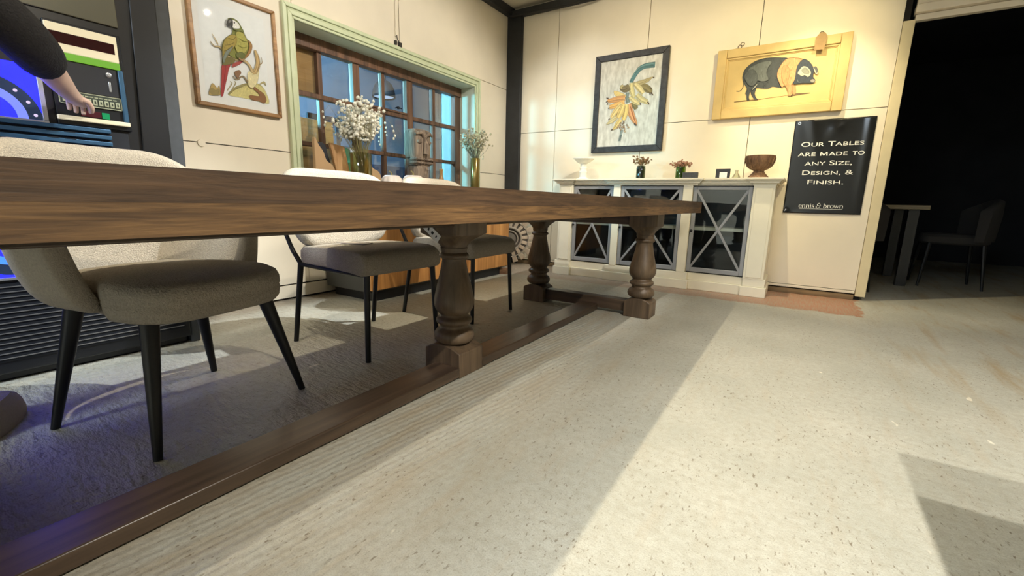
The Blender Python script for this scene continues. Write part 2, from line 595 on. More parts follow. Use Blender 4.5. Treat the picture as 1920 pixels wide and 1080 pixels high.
# painted outlines in metres on their own boards: ('p', colour, points) patches and ('s', colour, path, widths) brush strokes
PARROT = [
    ('p',(214,205,140),[(1.4274,1.3205),(1.4575,1.3569),(1.5151,1.3895),(1.5745,1.4232),(1.6321,1.4149),(1.659,1.378),(1.6729,1.3161),(1.6016,1.3169),(1.5367,1.3184),(1.4674,1.3184)]),
    ('p',(140,98,60),[(1.5799,1.4036),(1.6146,1.383),(1.643,1.3676),(1.6553,1.3344),(1.6381,1.3096),(1.6091,1.3183),(1.5652,1.317),(1.5531,1.3424),(1.6115,1.3471),(1.6059,1.3671),(1.5818,1.3831)]),
    ('p',(185,160,100),[(1.32,1.3021),(1.3296,1.3364),(1.3417,1.3648),(1.3539,1.361),(1.3681,1.3446),(1.3791,1.36),(1.3825,1.3147),(1.3545,1.3025)]),
    ('p',(150,135,85),[(1.3245,1.3159),(1.3395,1.3417),(1.3571,1.3292),(1.3743,1.3426),(1.3746,1.3131),(1.342,1.3033)]),
    ('s',(150,140,90),[(1.4277,1.3239),(1.4719,1.3667),(1.5154,1.393),(1.552,1.4113)],[0.0068,0.0095,0.0095,0.0055]),
    ('s',(160,150,110),[(1.4229,1.3429),(1.4538,1.3896),(1.4415,1.4002)],[0.0041,0.0054,0.002]),
    ('s',(160,150,110),[(1.4506,1.3554),(1.4744,1.3941),(1.4688,1.4063)],[0.0041,0.0055,0.0021]),
    ('s',(190,180,130),[(1.6177,1.4188),(1.6491,1.4398),(1.6588,1.4207)],[0.0043,0.0086,0.0029]),
    ('p',(225,215,170),[(1.5582,1.4812),(1.6175,1.5024),(1.616,1.4673),(1.6033,1.4226),(1.5714,1.3879),(1.5508,1.3973),(1.5473,1.4376)]),
    ('s',(190,165,115),[(1.6071,1.6163),(1.6182,1.5783),(1.6191,1.5373),(1.6009,1.4949),(1.5794,1.4794)],[0.0125,0.0237,0.0251,0.0251,0.0209]),
    ('s',(140,115,75),[(1.6248,1.5869),(1.6258,1.539),(1.6095,1.4935)],[0.0028,0.0056,0.0042]),
    ('s',(150,130,90),[(1.6202,1.5342),(1.6436,1.5505),(1.6452,1.5855)],[0.0042,0.0049,0.0021]),
    ('s',(190,170,125),[(1.3685,1.6386),(1.3845,1.612),(1.3961,1.5887)],[0.0026,0.0052,0.0058]),
    ('s',(190,170,125),[(1.3549,1.5939),(1.3746,1.5744),(1.397,1.5788),(1.4131,1.568),(1.4352,1.543),(1.467,1.5319),(1.5147,1.5377),(1.5454,1.5336),(1.5694,1.5112),(1.5797,1.4829)],[0.0026,0.0052,0.0077,0.009,0.0116,0.0142,0.0155,0.0142,0.0155,0.0193]),
    ('p',(140,105,75),[(1.4735,1.4575),(1.5008,1.4754),(1.5112,1.4618),(1.4976,1.4397),(1.497,1.418),(1.4782,1.4352)]),
    ('s',(150,130,95),[(1.461,1.4312),(1.4833,1.4176),(1.5201,1.445),(1.5455,1.4167)],[0.0034,0.0054,0.0054,0.0082]),
    ('p',(170,60,60),[(1.407,1.4838),(1.4372,1.4947),(1.4577,1.5032),(1.4411,1.4661),(1.4292,1.4238),(1.4121,1.3672),(1.3977,1.3178),(1.3863,1.301),(1.3864,1.3353),(1.3935,1.3894),(1.3999,1.4431)]),
    ('s',(130,40,50),[(1.4265,1.4855),(1.4139,1.4202),(1.395,1.3239)],[0.0033,0.004,0.002]),
    ('p',(165,75,70),[(1.4713,1.5066),(1.5281,1.5345),(1.5125,1.5138),(1.4835,1.4931),(1.4625,1.4833)]),
    ('p',(120,112,62),[(1.418,1.532),(1.4541,1.535),(1.4814,1.529),(1.4713,1.5066),(1.4436,1.493),(1.4164,1.481),(1.407,1.4903)]),
    ('p',(128,132,62),[(1.4893,1.701),(1.5343,1.7163),(1.5493,1.6933),(1.564,1.6646),(1.5808,1.6561),(1.587,1.631),(1.5795,1.6019),(1.559,1.5695),(1.5361,1.5466),(1.5077,1.5359),(1.4807,1.5354),(1.4581,1.5426),(1.4425,1.5515),(1.4213,1.5328),(1.4133,1.55),(1.4125,1.5755),(1.4223,1.6103),(1.4446,1.6424),(1.4765,1.67)]),
    ('p',(165,160,80),[(1.5012,1.6852),(1.5326,1.6981),(1.551,1.674),(1.5652,1.6382),(1.555,1.6019),(1.5245,1.5703),(1.4976,1.5729),(1.4869,1.6028),(1.4975,1.6451)]),
    ('p',(96,102,50),[(1.49,1.5643),(1.5254,1.5805),(1.5433,1.5653),(1.5292,1.5468),(1.4946,1.5411)]),
    ('p',(150,112,60),[(1.567,1.6588),(1.5868,1.6444),(1.5858,1.6172),(1.5711,1.5862),(1.5435,1.5519),(1.5386,1.5587),(1.5615,1.597),(1.5703,1.633)]),
    ('p',(158,140,66),[(1.4259,1.6145),(1.4516,1.6477),(1.4862,1.6678),(1.5001,1.6524),(1.4929,1.6176),(1.472,1.5856),(1.4492,1.5533),(1.43,1.5222),(1.4182,1.4996),(1.4115,1.5109),(1.4107,1.5557)]),
    ('p',(120,130,118),[(1.4732,1.599),(1.4499,1.56),(1.4267,1.5213),(1.4142,1.4921),(1.4092,1.507),(1.4226,1.5461),(1.445,1.5781)]),
    ('s',(105,95,45),[(1.4506,1.6378),(1.477,1.6391),(1.4953,1.6575)],[0.0026,0.0033,0.002]),
    ('s',(105,95,45),[(1.427,1.5924),(1.4539,1.6033),(1.4819,1.621)],[0.0026,0.0033,0.002]),
    ('s',(105,95,45),[(1.4186,1.5579),(1.4447,1.5748),(1.4699,1.598)],[0.0026,0.0033,0.002]),
    ('s',(115,118,55),[(1.5119,1.6558),(1.5348,1.6461),(1.5592,1.6499)],[0.0027,0.0034,0.002]),
    ('s',(115,118,55),[(1.5047,1.6144),(1.5279,1.6077),(1.5565,1.6191)],[0.0027,0.0034,0.002]),
    ('s',(165,130,90),[(1.5014,1.5409),(1.5179,1.5352),(1.5326,1.5457)],[0.0068,0.0109,0.0054]),
    ('p',(112,118,60),[(1.4569,1.7388),(1.4712,1.7529),(1.4944,1.7554),(1.5167,1.7452),(1.5343,1.7163),(1.5416,1.6988),(1.5154,1.6948),(1.4887,1.6944),(1.4801,1.7078)]),
    ('p',(222,222,214),[(1.4815,1.7448),(1.5032,1.7441),(1.5175,1.7325),(1.5219,1.7137),(1.4996,1.7042),(1.483,1.7042),(1.4766,1.7195)]),
    ('p',(60,58,56),[(1.4503,1.7233),(1.4602,1.7398),(1.4742,1.7501),(1.4838,1.7411),(1.482,1.7149),(1.4736,1.7013),(1.4672,1.7102),(1.4587,1.7031),(1.4528,1.7088)]),
    ('p',(120,118,112),[(1.4593,1.73),(1.4703,1.7431),(1.4784,1.7393),(1.4724,1.731),(1.4626,1.7234)]),
    ('p',(40,40,40),[(1.4899,1.736),(1.4954,1.7377),(1.4948,1.7311),(1.4893,1.7294)]),
]
BANANA = [
    ('s',(80,120,122),[(-1.3227,2.0312),(-1.413,2.0307),(-1.4639,2.0132),(-1.4981,1.9785),(-1.5239,1.9405),(-1.5453,1.8975)],[0.0481,0.0443,0.0423,0.0385,0.0366,0.0346]),
    ('s',(110,150,148),[(-1.3268,2.0431),(-1.4088,2.0417),(-1.4651,2.0279),(-1.5047,1.994),(-1.5378,1.9392)],[0.0077,0.0115,0.0096,0.0087,0.0067]),
    ('s',(120,130,120),[(-1.571,1.8086),(-1.5756,1.7689),(-1.558,1.7118)],[0.0344,0.0303,0.0344]),
    ('s',(130,140,135),[(-1.6035,1.4645),(-1.6109,1.4129),(-1.6234,1.3528)],[0.025,0.0229,0.0229]),
    ('s',(95,105,100),[(-1.6075,1.4127),(-1.6202,1.3558)],[0.0084,0.0063]),
    ('s',(120,108,66),[(-1.5255,1.7138),(-1.4904,1.6805),(-1.4715,1.6467)],[0.0506,0.0567,0.0304]),
    ('s',(130,116,72),[(-1.4621,1.8615),(-1.391,1.8292),(-1.3522,1.8006),(-1.3449,1.7755)],[0.0497,0.0655,0.0497,0.0139]),
    ('s',(176,160,112),[(-1.5274,1.8757),(-1.4429,1.8858),(-1.3814,1.9011),(-1.3418,1.9206),(-1.3189,1.916)],[0.036,0.042,0.032,0.008,0.003]),
    ('s',(196,180,128),[(-1.4767,1.779),(-1.4306,1.7348),(-1.3807,1.7053),(-1.3501,1.6778)],[0.0401,0.0521,0.0421,0.005]),
    ('s',(205,186,130),[(-1.5459,1.7659),(-1.4936,1.7208),(-1.4595,1.6977),(-1.4349,1.6835)],[0.0364,0.0465,0.0344,0.0061]),
    ('s',(212,194,138),[(-1.5065,1.8832),(-1.4543,1.8311),(-1.4135,1.7844)],[0.0339,0.0538,0.0339]),
    ('s',(205,188,130),[(-1.5417,1.8931),(-1.532,1.8245),(-1.5051,1.7569)],[0.036,0.054,0.03]),
    ('s',(165,150,100),[(-1.5164,1.8725),(-1.4696,1.8229),(-1.4285,1.7741)],[0.004,0.006,0.003]),
    ('s',(120,104,68),[(-1.5566,1.862),(-1.5903,1.8457),(-1.6291,1.8499),(-1.6448,1.8364)],[0.0603,0.0663,0.0563,0.0261]),
    ('s',(176,160,112),[(-1.6203,1.879),(-1.6418,1.8714),(-1.6369,1.8507)],[0.0202,0.0222,0.0142]),
    ('p',(226,196,124),[(-1.7121,1.8384),(-1.6548,1.8223),(-1.5949,1.7909),(-1.5952,1.7658),(-1.6916,1.7885)]),
    ('s',(206,150,92),[(-1.5924,1.7584),(-1.6723,1.756),(-1.7456,1.7496),(-1.7748,1.7576)],[0.0509,0.0549,0.0407,0.0142]),
    ('s',(226,172,96),[(-1.5976,1.7255),(-1.6794,1.6993),(-1.7469,1.6878)],[0.0408,0.0531,0.0347]),
    ('s',(222,192,126),[(-1.6188,1.7123),(-1.6759,1.6507),(-1.7226,1.5871)],[0.041,0.0512,0.0369]),
    ('s',(208,150,98),[(-1.5484,1.7008),(-1.523,1.6126),(-1.4724,1.5225),(-1.4594,1.4962)],[0.0407,0.063,0.0346,0.0041]),
    ('s',(180,100,50),[(-1.5333,1.6742),(-1.4995,1.5905),(-1.4687,1.5172)],[0.0051,0.0081,0.0031]),
    ('s',(226,190,112),[(-1.5735,1.698),(-1.5757,1.6271),(-1.5956,1.5518)],[0.0408,0.053,0.0367]),
    ('s',(222,190,116),[(-1.6013,1.7005),(-1.6272,1.6313),(-1.6501,1.5764)],[0.045,0.0573,0.0409]),
    ('s',(160,128,74),[(-1.6259,1.7027),(-1.6577,1.6338),(-1.6801,1.5839)],[0.0041,0.0062,0.0041]),
    ('s',(160,128,74),[(-1.5893,1.6893),(-1.595,1.6184),(-1.6113,1.5684)],[0.0041,0.0061,0.0041]),
    ('s',(206,190,140),[(-1.671,1.5832),(-1.7202,1.5535),(-1.77,1.5224)],[0.0417,0.0437,0.0042]),
    ('s',(214,186,118),[(-1.6241,1.559),(-1.6595,1.5045),(-1.697,1.4703)],[0.0436,0.0519,0.0125]),
    ('s',(176,144,92),[(-1.671,1.5832),(-1.7073,1.5338)],[0.0042,0.0042]),
    ('s',(196,168,130),[(-1.6317,1.5314),(-1.6166,1.516)],[0.0125,0.0042]),
    ('s',(140,112,84),[(-1.5912,1.503),(-1.5821,1.4962)],[0.0125,0.0042]),
    ('s',(140,112,84),[(-1.5838,1.4953),(-1.5843,1.4892)],[0.0125,0.0042]),
    ('s',(170,138,106),[(-1.6327,1.5116),(-1.6247,1.5023)],[0.0125,0.0042]),
    ('s',(140,112,84),[(-1.5727,1.4557),(-1.5822,1.441)],[0.0125,0.0042]),
    ('s',(170,138,106),[(-1.5707,1.4717),(-1.5808,1.4542)],[0.0125,0.0042]),
    ('s',(170,138,106),[(-1.5509,1.4958),(-1.5388,1.4882)],[0.0124,0.0041]),
    ('s',(196,168,130),[(-1.5649,1.5057),(-1.5606,1.5004)],[0.0124,0.0041]),
    ('s',(140,112,84),[(-1.5818,1.5022),(-1.5875,1.4946)],[0.0124,0.0041]),
    ('s',(170,138,106),[(-1.5897,1.4892),(-1.5939,1.4739)],[0.0125,0.0042]),
    ('s',(196,168,130),[(-1.6305,1.5201),(-1.6351,1.5132)],[0.0125,0.0042]),
    ('s',(140,112,84),[(-1.5864,1.5255),(-1.5955,1.5163)],[0.0124,0.0041]),
    ('s',(170,138,106),[(-1.5875,1.4839),(-1.5728,1.475)],[0.0125,0.0042]),
    ('s',(140,112,84),[(-1.6245,1.484),(-1.6279,1.4725)],[0.0125,0.0042]),
    ('s',(170,138,106),[(-1.5892,1.4994),(-1.5839,1.4812)],[0.0125,0.0042]),
    ('s',(140,112,84),[(-1.5827,1.4877),(-1.587,1.4801)],[0.0125,0.0042]),
    ('s',(170,138,106),[(-1.6441,1.51),(-1.6401,1.4947)],[0.0125,0.0042]),
    ('s',(140,112,84),[(-1.6105,1.4867),(-1.5961,1.4822)],[0.0125,0.0042]),
    ('s',(170,138,106),[(-1.6155,1.4721),(-1.6193,1.4549)],[0.0125,0.0042]),
    ('s',(140,112,84),[(-1.619,1.5074),(-1.624,1.4925)],[0.0125,0.0042]),
    ('s',(140,112,84),[(-1.6301,1.5313),(-1.6141,1.5254)],[0.0125,0.0042]),
    ('s',(196,168,130),[(-1.5413,1.4807),(-1.5279,1.4773)],[0.0124,0.0041]),
    ('s',(140,112,84),[(-1.6004,1.5224),(-1.6011,1.5134)],[0.0125,0.0042]),
    ('s',(170,138,106),[(-1.5455,1.4799),(-1.5355,1.4717)],[0.0124,0.0041]),
    ('s',(196,168,130),[(-1.578,1.4481),(-1.563,1.4347)],[0.0125,0.0042]),
    ('s',(140,112,84),[(-1.5954,1.5103),(-1.5992,1.5075)],[0.0125,0.0042]),
    ('s',(196,168,130),[(-1.6083,1.4953),(-1.5958,1.4762)],[0.0125,0.0042]),
    ('s',(196,168,130),[(-1.6268,1.4939),(-1.6321,1.4876)],[0.0125,0.0042]),
    ('s',(170,138,106),[(-1.6492,1.4945),(-1.6518,1.4761)],[0.0126,0.0042]),
    ('s',(140,112,84),[(-1.5606,1.5068),(-1.5488,1.501)],[0.0124,0.0041]),
    ('s',(196,168,130),[(-1.6301,1.5009),(-1.6178,1.492)],[0.0125,0.0042]),
    ('s',(196,168,130),[(-1.5901,1.5415),(-1.5872,1.5386)],[0.0124,0.0041]),
    ('s',(196,168,130),[(-1.607,1.4705),(-1.6132,1.4607)],[0.0125,0.0042]),
    ('s',(140,112,84),[(-1.5951,1.5386),(-1.5802,1.5298)],[0.0124,0.0041]),
    ('s',(84,64,48),[(-1.7643,1.772),(-1.7879,1.7795)],[0.0093,0.0031]),
    ('s',(84,64,48),[(-1.7741,1.7472),(-1.7896,1.7382)],[0.0094,0.0031]),
    ('s',(84,64,48),[(-1.7668,1.7258),(-1.7774,1.7122)],[0.0094,0.0031]),
    ('s',(84,64,48),[(-1.7523,1.6831),(-1.7584,1.6711)],[0.0094,0.0031]),
    ('s',(84,64,48),[(-1.3491,1.8246),(-1.3347,1.825)],[0.0088,0.0029]),
    ('s',(84,64,48),[(-1.3405,1.7848),(-1.3154,1.7569)],[0.0089,0.003]),
    ('s',(84,64,48),[(-1.351,1.7859),(-1.347,1.764)],[0.0089,0.003]),
    ('s',(84,64,48),[(-1.3648,1.7038),(-1.3479,1.6766)],[0.0089,0.003]),
    ('s',(84,64,48),[(-1.438,1.6957),(-1.4304,1.6811)],[0.009,0.003]),
    ('s',(84,64,48),[(-1.4774,1.5178),(-1.4557,1.4898)],[0.0092,0.0031]),
    ('s',(84,64,48),[(-1.331,1.9145),(-1.3191,1.9189)],[0.0088,0.0029]),
    ('s',(84,64,48),[(-1.697,1.4703),(-1.7195,1.4633)],[0.0095,0.0032]),
    ('s',(84,64,48),[(-1.7392,1.5779),(-1.7522,1.5663)],[0.0095,0.0032]),
    ('s',(84,64,48),[(-1.477,1.5127),(-1.471,1.4919)],[0.0092,0.0031]),
]
PIG = [
    ('s',(120,96,50),[(-0.6042,1.6298),(-0.5243,1.6311),(-0.4225,1.6315)],[0.003,0.0067,0.0089]),
    ('s',(130,100,50),[(-0.4225,1.6315),(-0.305,1.6385),(-0.1975,1.6446)],[0.0058,0.0043,0.0029]),
    ('s',(112,90,58),[(-0.1816,1.643),(-0.1171,1.6461),(-0.0506,1.6467)],[0.0181,0.0098,0.0021]),
    ('s',(78,72,60),[(-0.5545,1.8127),(-0.5454,1.7687),(-0.5524,1.7336),(-0.5711,1.7154),(-0.5965,1.718)],[0.0065,0.0065,0.0058,0.0065,0.0058]),
    ('p',(200,150,100),[(-0.1862,1.7284),(-0.1622,1.7203),(-0.1504,1.6563),(-0.1682,1.6499),(-0.1778,1.6865)]),
    ('p',(60,66,68),[(-0.5584,1.8417),(-0.5521,1.8765),(-0.5286,1.9088),(-0.485,1.9381),(-0.4274,1.9545),(-0.3559,1.9534),(-0.2847,1.9427),(-0.2396,1.9317),(-0.2679,1.9086),(-0.2885,1.8705),(-0.2975,1.8306),(-0.2961,1.8029),(-0.2812,1.7598),(-0.2549,1.7113),(-0.2886,1.7157),(-0.3249,1.7231),(-0.3528,1.7122),(-0.3994,1.7171),(-0.439,1.7271),(-0.4469,1.708),(-0.451,1.68),(-0.4363,1.6464),(-0.4213,1.6328),(-0.4466,1.6367),(-0.4703,1.6662),(-0.4819,1.696),(-0.4797,1.7186),(-0.4887,1.691),(-0.4928,1.6555),(-0.4863,1.6347),(-0.5045,1.6379),(-0.5117,1.6718),(-0.5224,1.693),(-0.5145,1.7259),(-0.5335,1.7602),(-0.5492,1.7906),(-0.5595,1.8204)]),
    ('p',(92,98,96),[(-0.5193,1.8865),(-0.469,1.915),(-0.405,1.9306),(-0.3519,1.92),(-0.3731,1.8815),(-0.3804,1.834),(-0.3613,1.783),(-0.4128,1.775),(-0.4701,1.8098),(-0.5083,1.8498)]),
    ('p',(74,80,80),[(-0.5472,1.8332),(-0.5177,1.8721),(-0.4776,1.8741),(-0.4447,1.8209),(-0.4456,1.7717),(-0.4762,1.7468),(-0.5122,1.765)]),
    ('s',(150,150,140),[(-0.441,1.7556),(-0.4548,1.7359),(-0.4725,1.7143)],[0.0036,0.0086,0.0036]),
    ('p',(204,152,102),[(-0.2395,1.931),(-0.1898,1.9281),(-0.1314,1.9086),(-0.158,1.8803),(-0.1677,1.8413),(-0.1688,1.8011),(-0.171,1.7607),(-0.1841,1.7268),(-0.1765,1.6864),(-0.1749,1.6492),(-0.183,1.639),(-0.2004,1.6428),(-0.2045,1.6756),(-0.2207,1.7048),(-0.2375,1.7239),(-0.2548,1.7106),(-0.2791,1.7527),(-0.2993,1.8033),(-0.2979,1.8444),(-0.2837,1.8835),(-0.2652,1.9116)]),
    ('p',(196,142,92),[(-0.2692,1.868),(-0.2391,1.8776),(-0.2141,1.827),(-0.2172,1.7525),(-0.2224,1.7188),(-0.2401,1.7345),(-0.2653,1.7855)]),
    ('s',(170,130,80),[(-0.2623,1.792),(-0.2514,1.7495),(-0.2243,1.7087),(-0.2027,1.6617)],[0.0028,0.0056,0.0042,0.0021]),
    ('s',(245,214,150),[(-0.1323,1.9061),(-0.1577,1.8776),(-0.1665,1.8412)],[0.0027,0.0054,0.0027]),
    ('p',(50,60,72),[(-0.1313,1.9079),(-0.1074,1.9),(-0.0805,1.8765),(-0.0571,1.843),(-0.047,1.8377),(-0.0424,1.812),(-0.0482,1.7929),(-0.0471,1.7662),(-0.0295,1.7408),(-0.0333,1.7246),(-0.0543,1.721),(-0.1153,1.7266),(-0.1458,1.7266),(-0.1771,1.7301),(-0.1685,1.7604),(-0.1675,1.8009),(-0.1674,1.848),(-0.1559,1.8827)]),
    ('p',(190,186,160),[(-0.053,1.8385),(-0.0375,1.8417),(-0.0211,1.8159),(-0.0179,1.7918),(-0.0299,1.784),(-0.0429,1.8068),(-0.0485,1.8227)]),
    ('p',(90,92,88),[(-0.0494,1.838),(-0.0365,1.839),(-0.0241,1.8163),(-0.0226,1.7963),(-0.0269,1.7929),(-0.0383,1.8168)]),
    ('p',(196,196,170),[(-0.1559,1.8062),(-0.1417,1.838),(-0.1255,1.8533),(-0.0992,1.8458),(-0.0749,1.8195),(-0.0653,1.7917),(-0.0809,1.7689),(-0.1048,1.7865),(-0.1221,1.7799),(-0.1387,1.7906)]),
    ('p',(140,144,130),[(-0.1311,1.8266),(-0.112,1.8422),(-0.0868,1.8243),(-0.0762,1.7977),(-0.0934,1.7918),(-0.1179,1.8042)]),
    ('p',(150,146,136),[(-0.0615,1.7399),(-0.0489,1.7484),(-0.0319,1.7411),(-0.0345,1.7248),(-0.0518,1.7247)]),
    ('s',(110,116,122),[(-0.1523,1.7585),(-0.141,1.7369),(-0.1102,1.7348)],[0.0027,0.0041,0.0021]),
]

# ------------------------------------------------------------------ materials
def floor_mat():
    m, nt, b = new_mat('painted concrete')
    N = nt.nodes.new
    Lk = nt.links.new
    tc = N('ShaderNodeTexCoord')
    sep = N('ShaderNodeSeparateXYZ')
    Lk(tc.outputs['Object'], sep.inputs[0])

    def noise(scale, detail=4, rough=0.6, stretch=None, rot=0.0):
        n = N('ShaderNodeTexNoise')
        n.inputs['Scale'].default_value = scale
        n.inputs['Detail'].default_value = detail
        n.inputs['Roughness'].default_value = rough
        if stretch or rot:
            mp = N('ShaderNodeMapping')
            mp.inputs['Scale'].default_value = stretch or (1, 1, 1)
            mp.inputs['Rotation'].default_value = (0, 0, rot)
            Lk(tc.outputs['Object'], mp.inputs['Vector'])
            Lk(mp.outputs[0], n.inputs['Vector'])
        else:
            Lk(tc.outputs['Object'], n.inputs['Vector'])
        return n.outputs['Fac']

    def rng(v, a, b_, lo=0.0, hi=1.0):
        r = N('ShaderNodeMapRange')
        r.inputs['From Min'].default_value = a
        r.inputs['From Max'].default_value = b_
        r.inputs['To Min'].default_value = lo
        r.inputs['To Max'].default_value = hi
        Lk(v, r.inputs['Value'])
        return r.outputs['Result']

    def mul(x, y, op='MULTIPLY'):
        k = N('ShaderNodeMath')
        k.operation = op
        for i, q in enumerate((x, y)):
            if isinstance(q, (int, float)):
                k.inputs[i].default_value = q
            else:
                Lk(q, k.inputs[i])
        return k.outputs[0]

    def mixc(fac, A, B):
        k = N('ShaderNodeMix')
        k.data_type = 'RGBA'
        if isinstance(fac, (int, float)):
            k.inputs['Factor'].default_value = fac
        else:
            Lk(fac, k.inputs['Factor'])
        for i, q in ((6, A), (7, B)):
            if isinstance(q, tuple):
                k.inputs[i].default_value = q
            else:
                Lk(q, k.inputs[i])
        return k.outputs[2]

    col = mixc(rng(noise(1.6, 6), 0.35, 0.65), c(178, 178, 166), c(198, 196, 183))
    col = mixc(rng(noise(45, 5), 0.4, 0.75, 0, 0.55), col, c(160, 152, 134))
    col = mixc(rng(noise(7, 4, stretch=(3.0, 0.5, 1)), 0.54, 0.8, 0, 0.4), col, c(178, 160, 134))
    # combed strip beside the stretcher, worn to brown
    strip = mul(rng(sep.outputs['X'], -0.95, -0.45, 1, 0), rng(sep.outputs['X'], -1.6, -1.0, 0, 1))
    col = mixc(mul(strip, rng(noise(6, 4, stretch=(2.2, 0.4, 1)), 0.4, 0.7, 0, 0.6)), col, c(170, 150, 118))
    # dark flecks and pale chips of paint
    col = mixc(mul(rng(noise(105, 4, 0.6, stretch=(1, 0.45, 1), rot=0.7), 0.605, 0.65), mul(rng(noise(5, 2), 0.35, 0.55), 0.8)), col, c(112, 98, 78))
    col = mixc(rng(noise(300, 2), 0.45, 0.75, 0, 0.5), col, c(140, 134, 118))
    col = mixc(rng(noise(13, 2, 0.4, stretch=(1, 0.5, 1), rot=-0.7), 0.765, 0.785), col, c(232, 226, 208))
    # worn brown drag marks near the opening
    drag = mul(mul(rng(sep.outputs['X'], 0.25, 0.8), rng(sep.outputs['Y'], 1.8, 2.6)), rng(noise(3.2, 5, 0.65, stretch=(3.2, 0.4, 1), rot=0.35), 0.52, 0.68, 0, 0.75))
    col = mixc(drag, col, c(164, 144, 110))
    # terracotta paint left along the back wall
    wob = rng(noise(9, 4), 0.3, 0.7, -0.035, 0.035)
    my = rng(mul(sep.outputs['Y'], wob, 'ADD'), 3.775, 3.80)
    mx_ = rng(mul(sep.outputs['X'], wob, 'ADD'), 0.455, 0.475, 1, 0)
    tmask = mul(mul(my, mx_), rng(sep.outputs['Y'], 4.9, 4.95, 1, 0))
    terr = mixc(rng(noise(16, 6, 0.7, stretch=(7, 0.5, 1), rot=0.7), 0.42, 0.66), c(172, 116, 88), c(164, 146, 122))
    col = mixc(mul(tmask, rng(sep.outputs['X'], -1.6, 0.2, 0.35, 0.95)), col, terr)
    # grime at the foot of the left wall
    col = mixc(mul(rng(mul(sep.outputs['X'], wob, 'ADD'), -2.9, -2.75, 1, 0), 0.6), col, c(120, 100, 76))
    Lk(col, b.inputs['Base Color'])
    b.inputs['Roughness'].default_value = 0.5
    b.inputs['Specular IOR Level'].default_value = 0.4
    # relief: fine grain, trowel ripples, combing
    w = N('ShaderNodeTexWave')
    w.wave_type = 'BANDS'
    w.bands_direction = 'X'
    w.inputs['Scale'].default_value = 13.0
    w.inputs['Distortion'].default_value = 3.0
    w.inputs['Detail'].default_value = 3.0
    w.inputs['Detail Scale'].default_value = 2.0
    mpw = N('ShaderNodeMapping')
    mpw.inputs['Rotation'].default_value = (0, 0, 0.12)
    Lk(tc.outputs['Object'], mpw.inputs['Vector'])
    Lk(mpw.outputs[0], w.inputs['Vector'])
    left = rng(sep.outputs['X'], -1.15, -0.9, 1, 0)
    h = mul(mul(w.outputs['Fac'], strip), 0.12)
    rip = noise(24, 3, 0.6, stretch=(0.55, 1.5, 1), rot=0.5)
    h = mul(h, mul(rip, mul(rng(sep.outputs['X'], -1.3, -1.0, 1.6, 0.16), 1.0)), 'ADD')
    h = mul(h, mul(noise(130, 3), 0.16), 'ADD')
    bp = N('ShaderNodeBump')
    bp.inputs['Strength'].default_value = 0.8
    bp.inputs['Distance'].default_value = 0.012
    Lk(h, bp.inputs['Height'])
    Lk(bp.outputs['Normal'], b.inputs['Normal'])
    return m


M_floor = floor_mat()
M_wall = mat('cream wall paint', c(236, 225, 203), 0.55, var=0.05, vscale=2.5, bump=0.05, bscale=18)
M_gap = mat('dark gap', c(30, 26, 22), 0.9)
M_ceil = mat('ceiling paint', c(214, 206, 184), 0.8, var=0.06, vscale=5)
M_black = mat('black timber', c(34, 35, 37), 0.55, var=0.25, vscale=9, bump=0.15, bscale=40)
M_sage = mat('sage gloss paint', c(206, 214, 178), 0.4, var=0.05, vscale=12, bump=0.05, bscale=40)
M_lining = mat('pale lining', c(214, 220, 200), 0.5)
M_sash = wood_mat('brown sash timber', c(80, 56, 42), c(132, 94, 70), 'Z', 0.5, 0.8)
M_pane = glass_mat('window glass', refl=0.10)
M_soil = wood_mat('bare sole timber', c(92, 74, 52), c(150, 124, 90), 'X', 0.8, 0.6)
M_darkroom = mat('plaster darkened as unlit', c(40, 40, 44), 0.95, var=0.15, vscale=3)  # the far room's darkness is put into this colour
M_yard = mat('blue grey store plaster', c(128, 150, 170), 0.9, var=0.12, vscale=2)
M_yardlow = mat('store dado', c(60, 84, 116), 0.9, var=0.2, vscale=3)

# ------------------------------------------------------------------ setting
bm = BM()
box(bm, (-6.6, -4.2, -0.1), (4.2, 9.2, 0.0))
struct('floor', bm, M_floor)
bm = BM()
box(bm, (-3.3, -4.2, 2.82), (3.7, 4.6, 2.9))
struct('ceiling', bm, M_ceil)


def panels(bm, rects, mk, gap=0.0028):
    for (u0, u1, v0, v1) in rects:
        mk(bm, u0 + gap, u1 - gap, v0 + gap, v1 - gap)


WX = -3.0
WIN_Y0, WIN_Y1, WIN_Z0, WIN_Z1 = 1.885, 3.86, 0.76, 1.885
bm = BM()
mk = lambda bm, u0, u1, v0, v1: box(bm, (WX - 0.02, u0, v0), (WX, u1, v1))
panels(bm, [(-4.1, WIN_Y0, 0.11, 1.027), (-4.1, WIN_Y0, 1.027, 2.82), (WIN_Y0, WIN_Y1, 0.11, WIN_Z0),
            (WIN_Y1, 4.5, 0.11, 1.035), (WIN_Y1, 4.5, 1.035, 1.982), (WIN_Y0, 2.835, WIN_Z1, 2.82),
            (2.835, WIN_Y1, WIN_Z1, 1.982), (2.835, 4.5, 1.982, 2.82), (1.25, 4.5, 0.012, 0.105)], mk)
for (y0, y1, z0, z1) in ((-4.1, WIN_Y0, 0, 2.82), (WIN_Y1, 4.5, 0, 2.82), (WIN_Y0, WIN_Y1, 0, WIN_Z0), (WIN_Y0, WIN_Y1, WIN_Z1, 2.82)):
    box(bm, (WX - 0.26, y0, z0), (WX - 0.021, y1, z1), 1)
struct('wall_left', bm, [M_wall, M_gap])

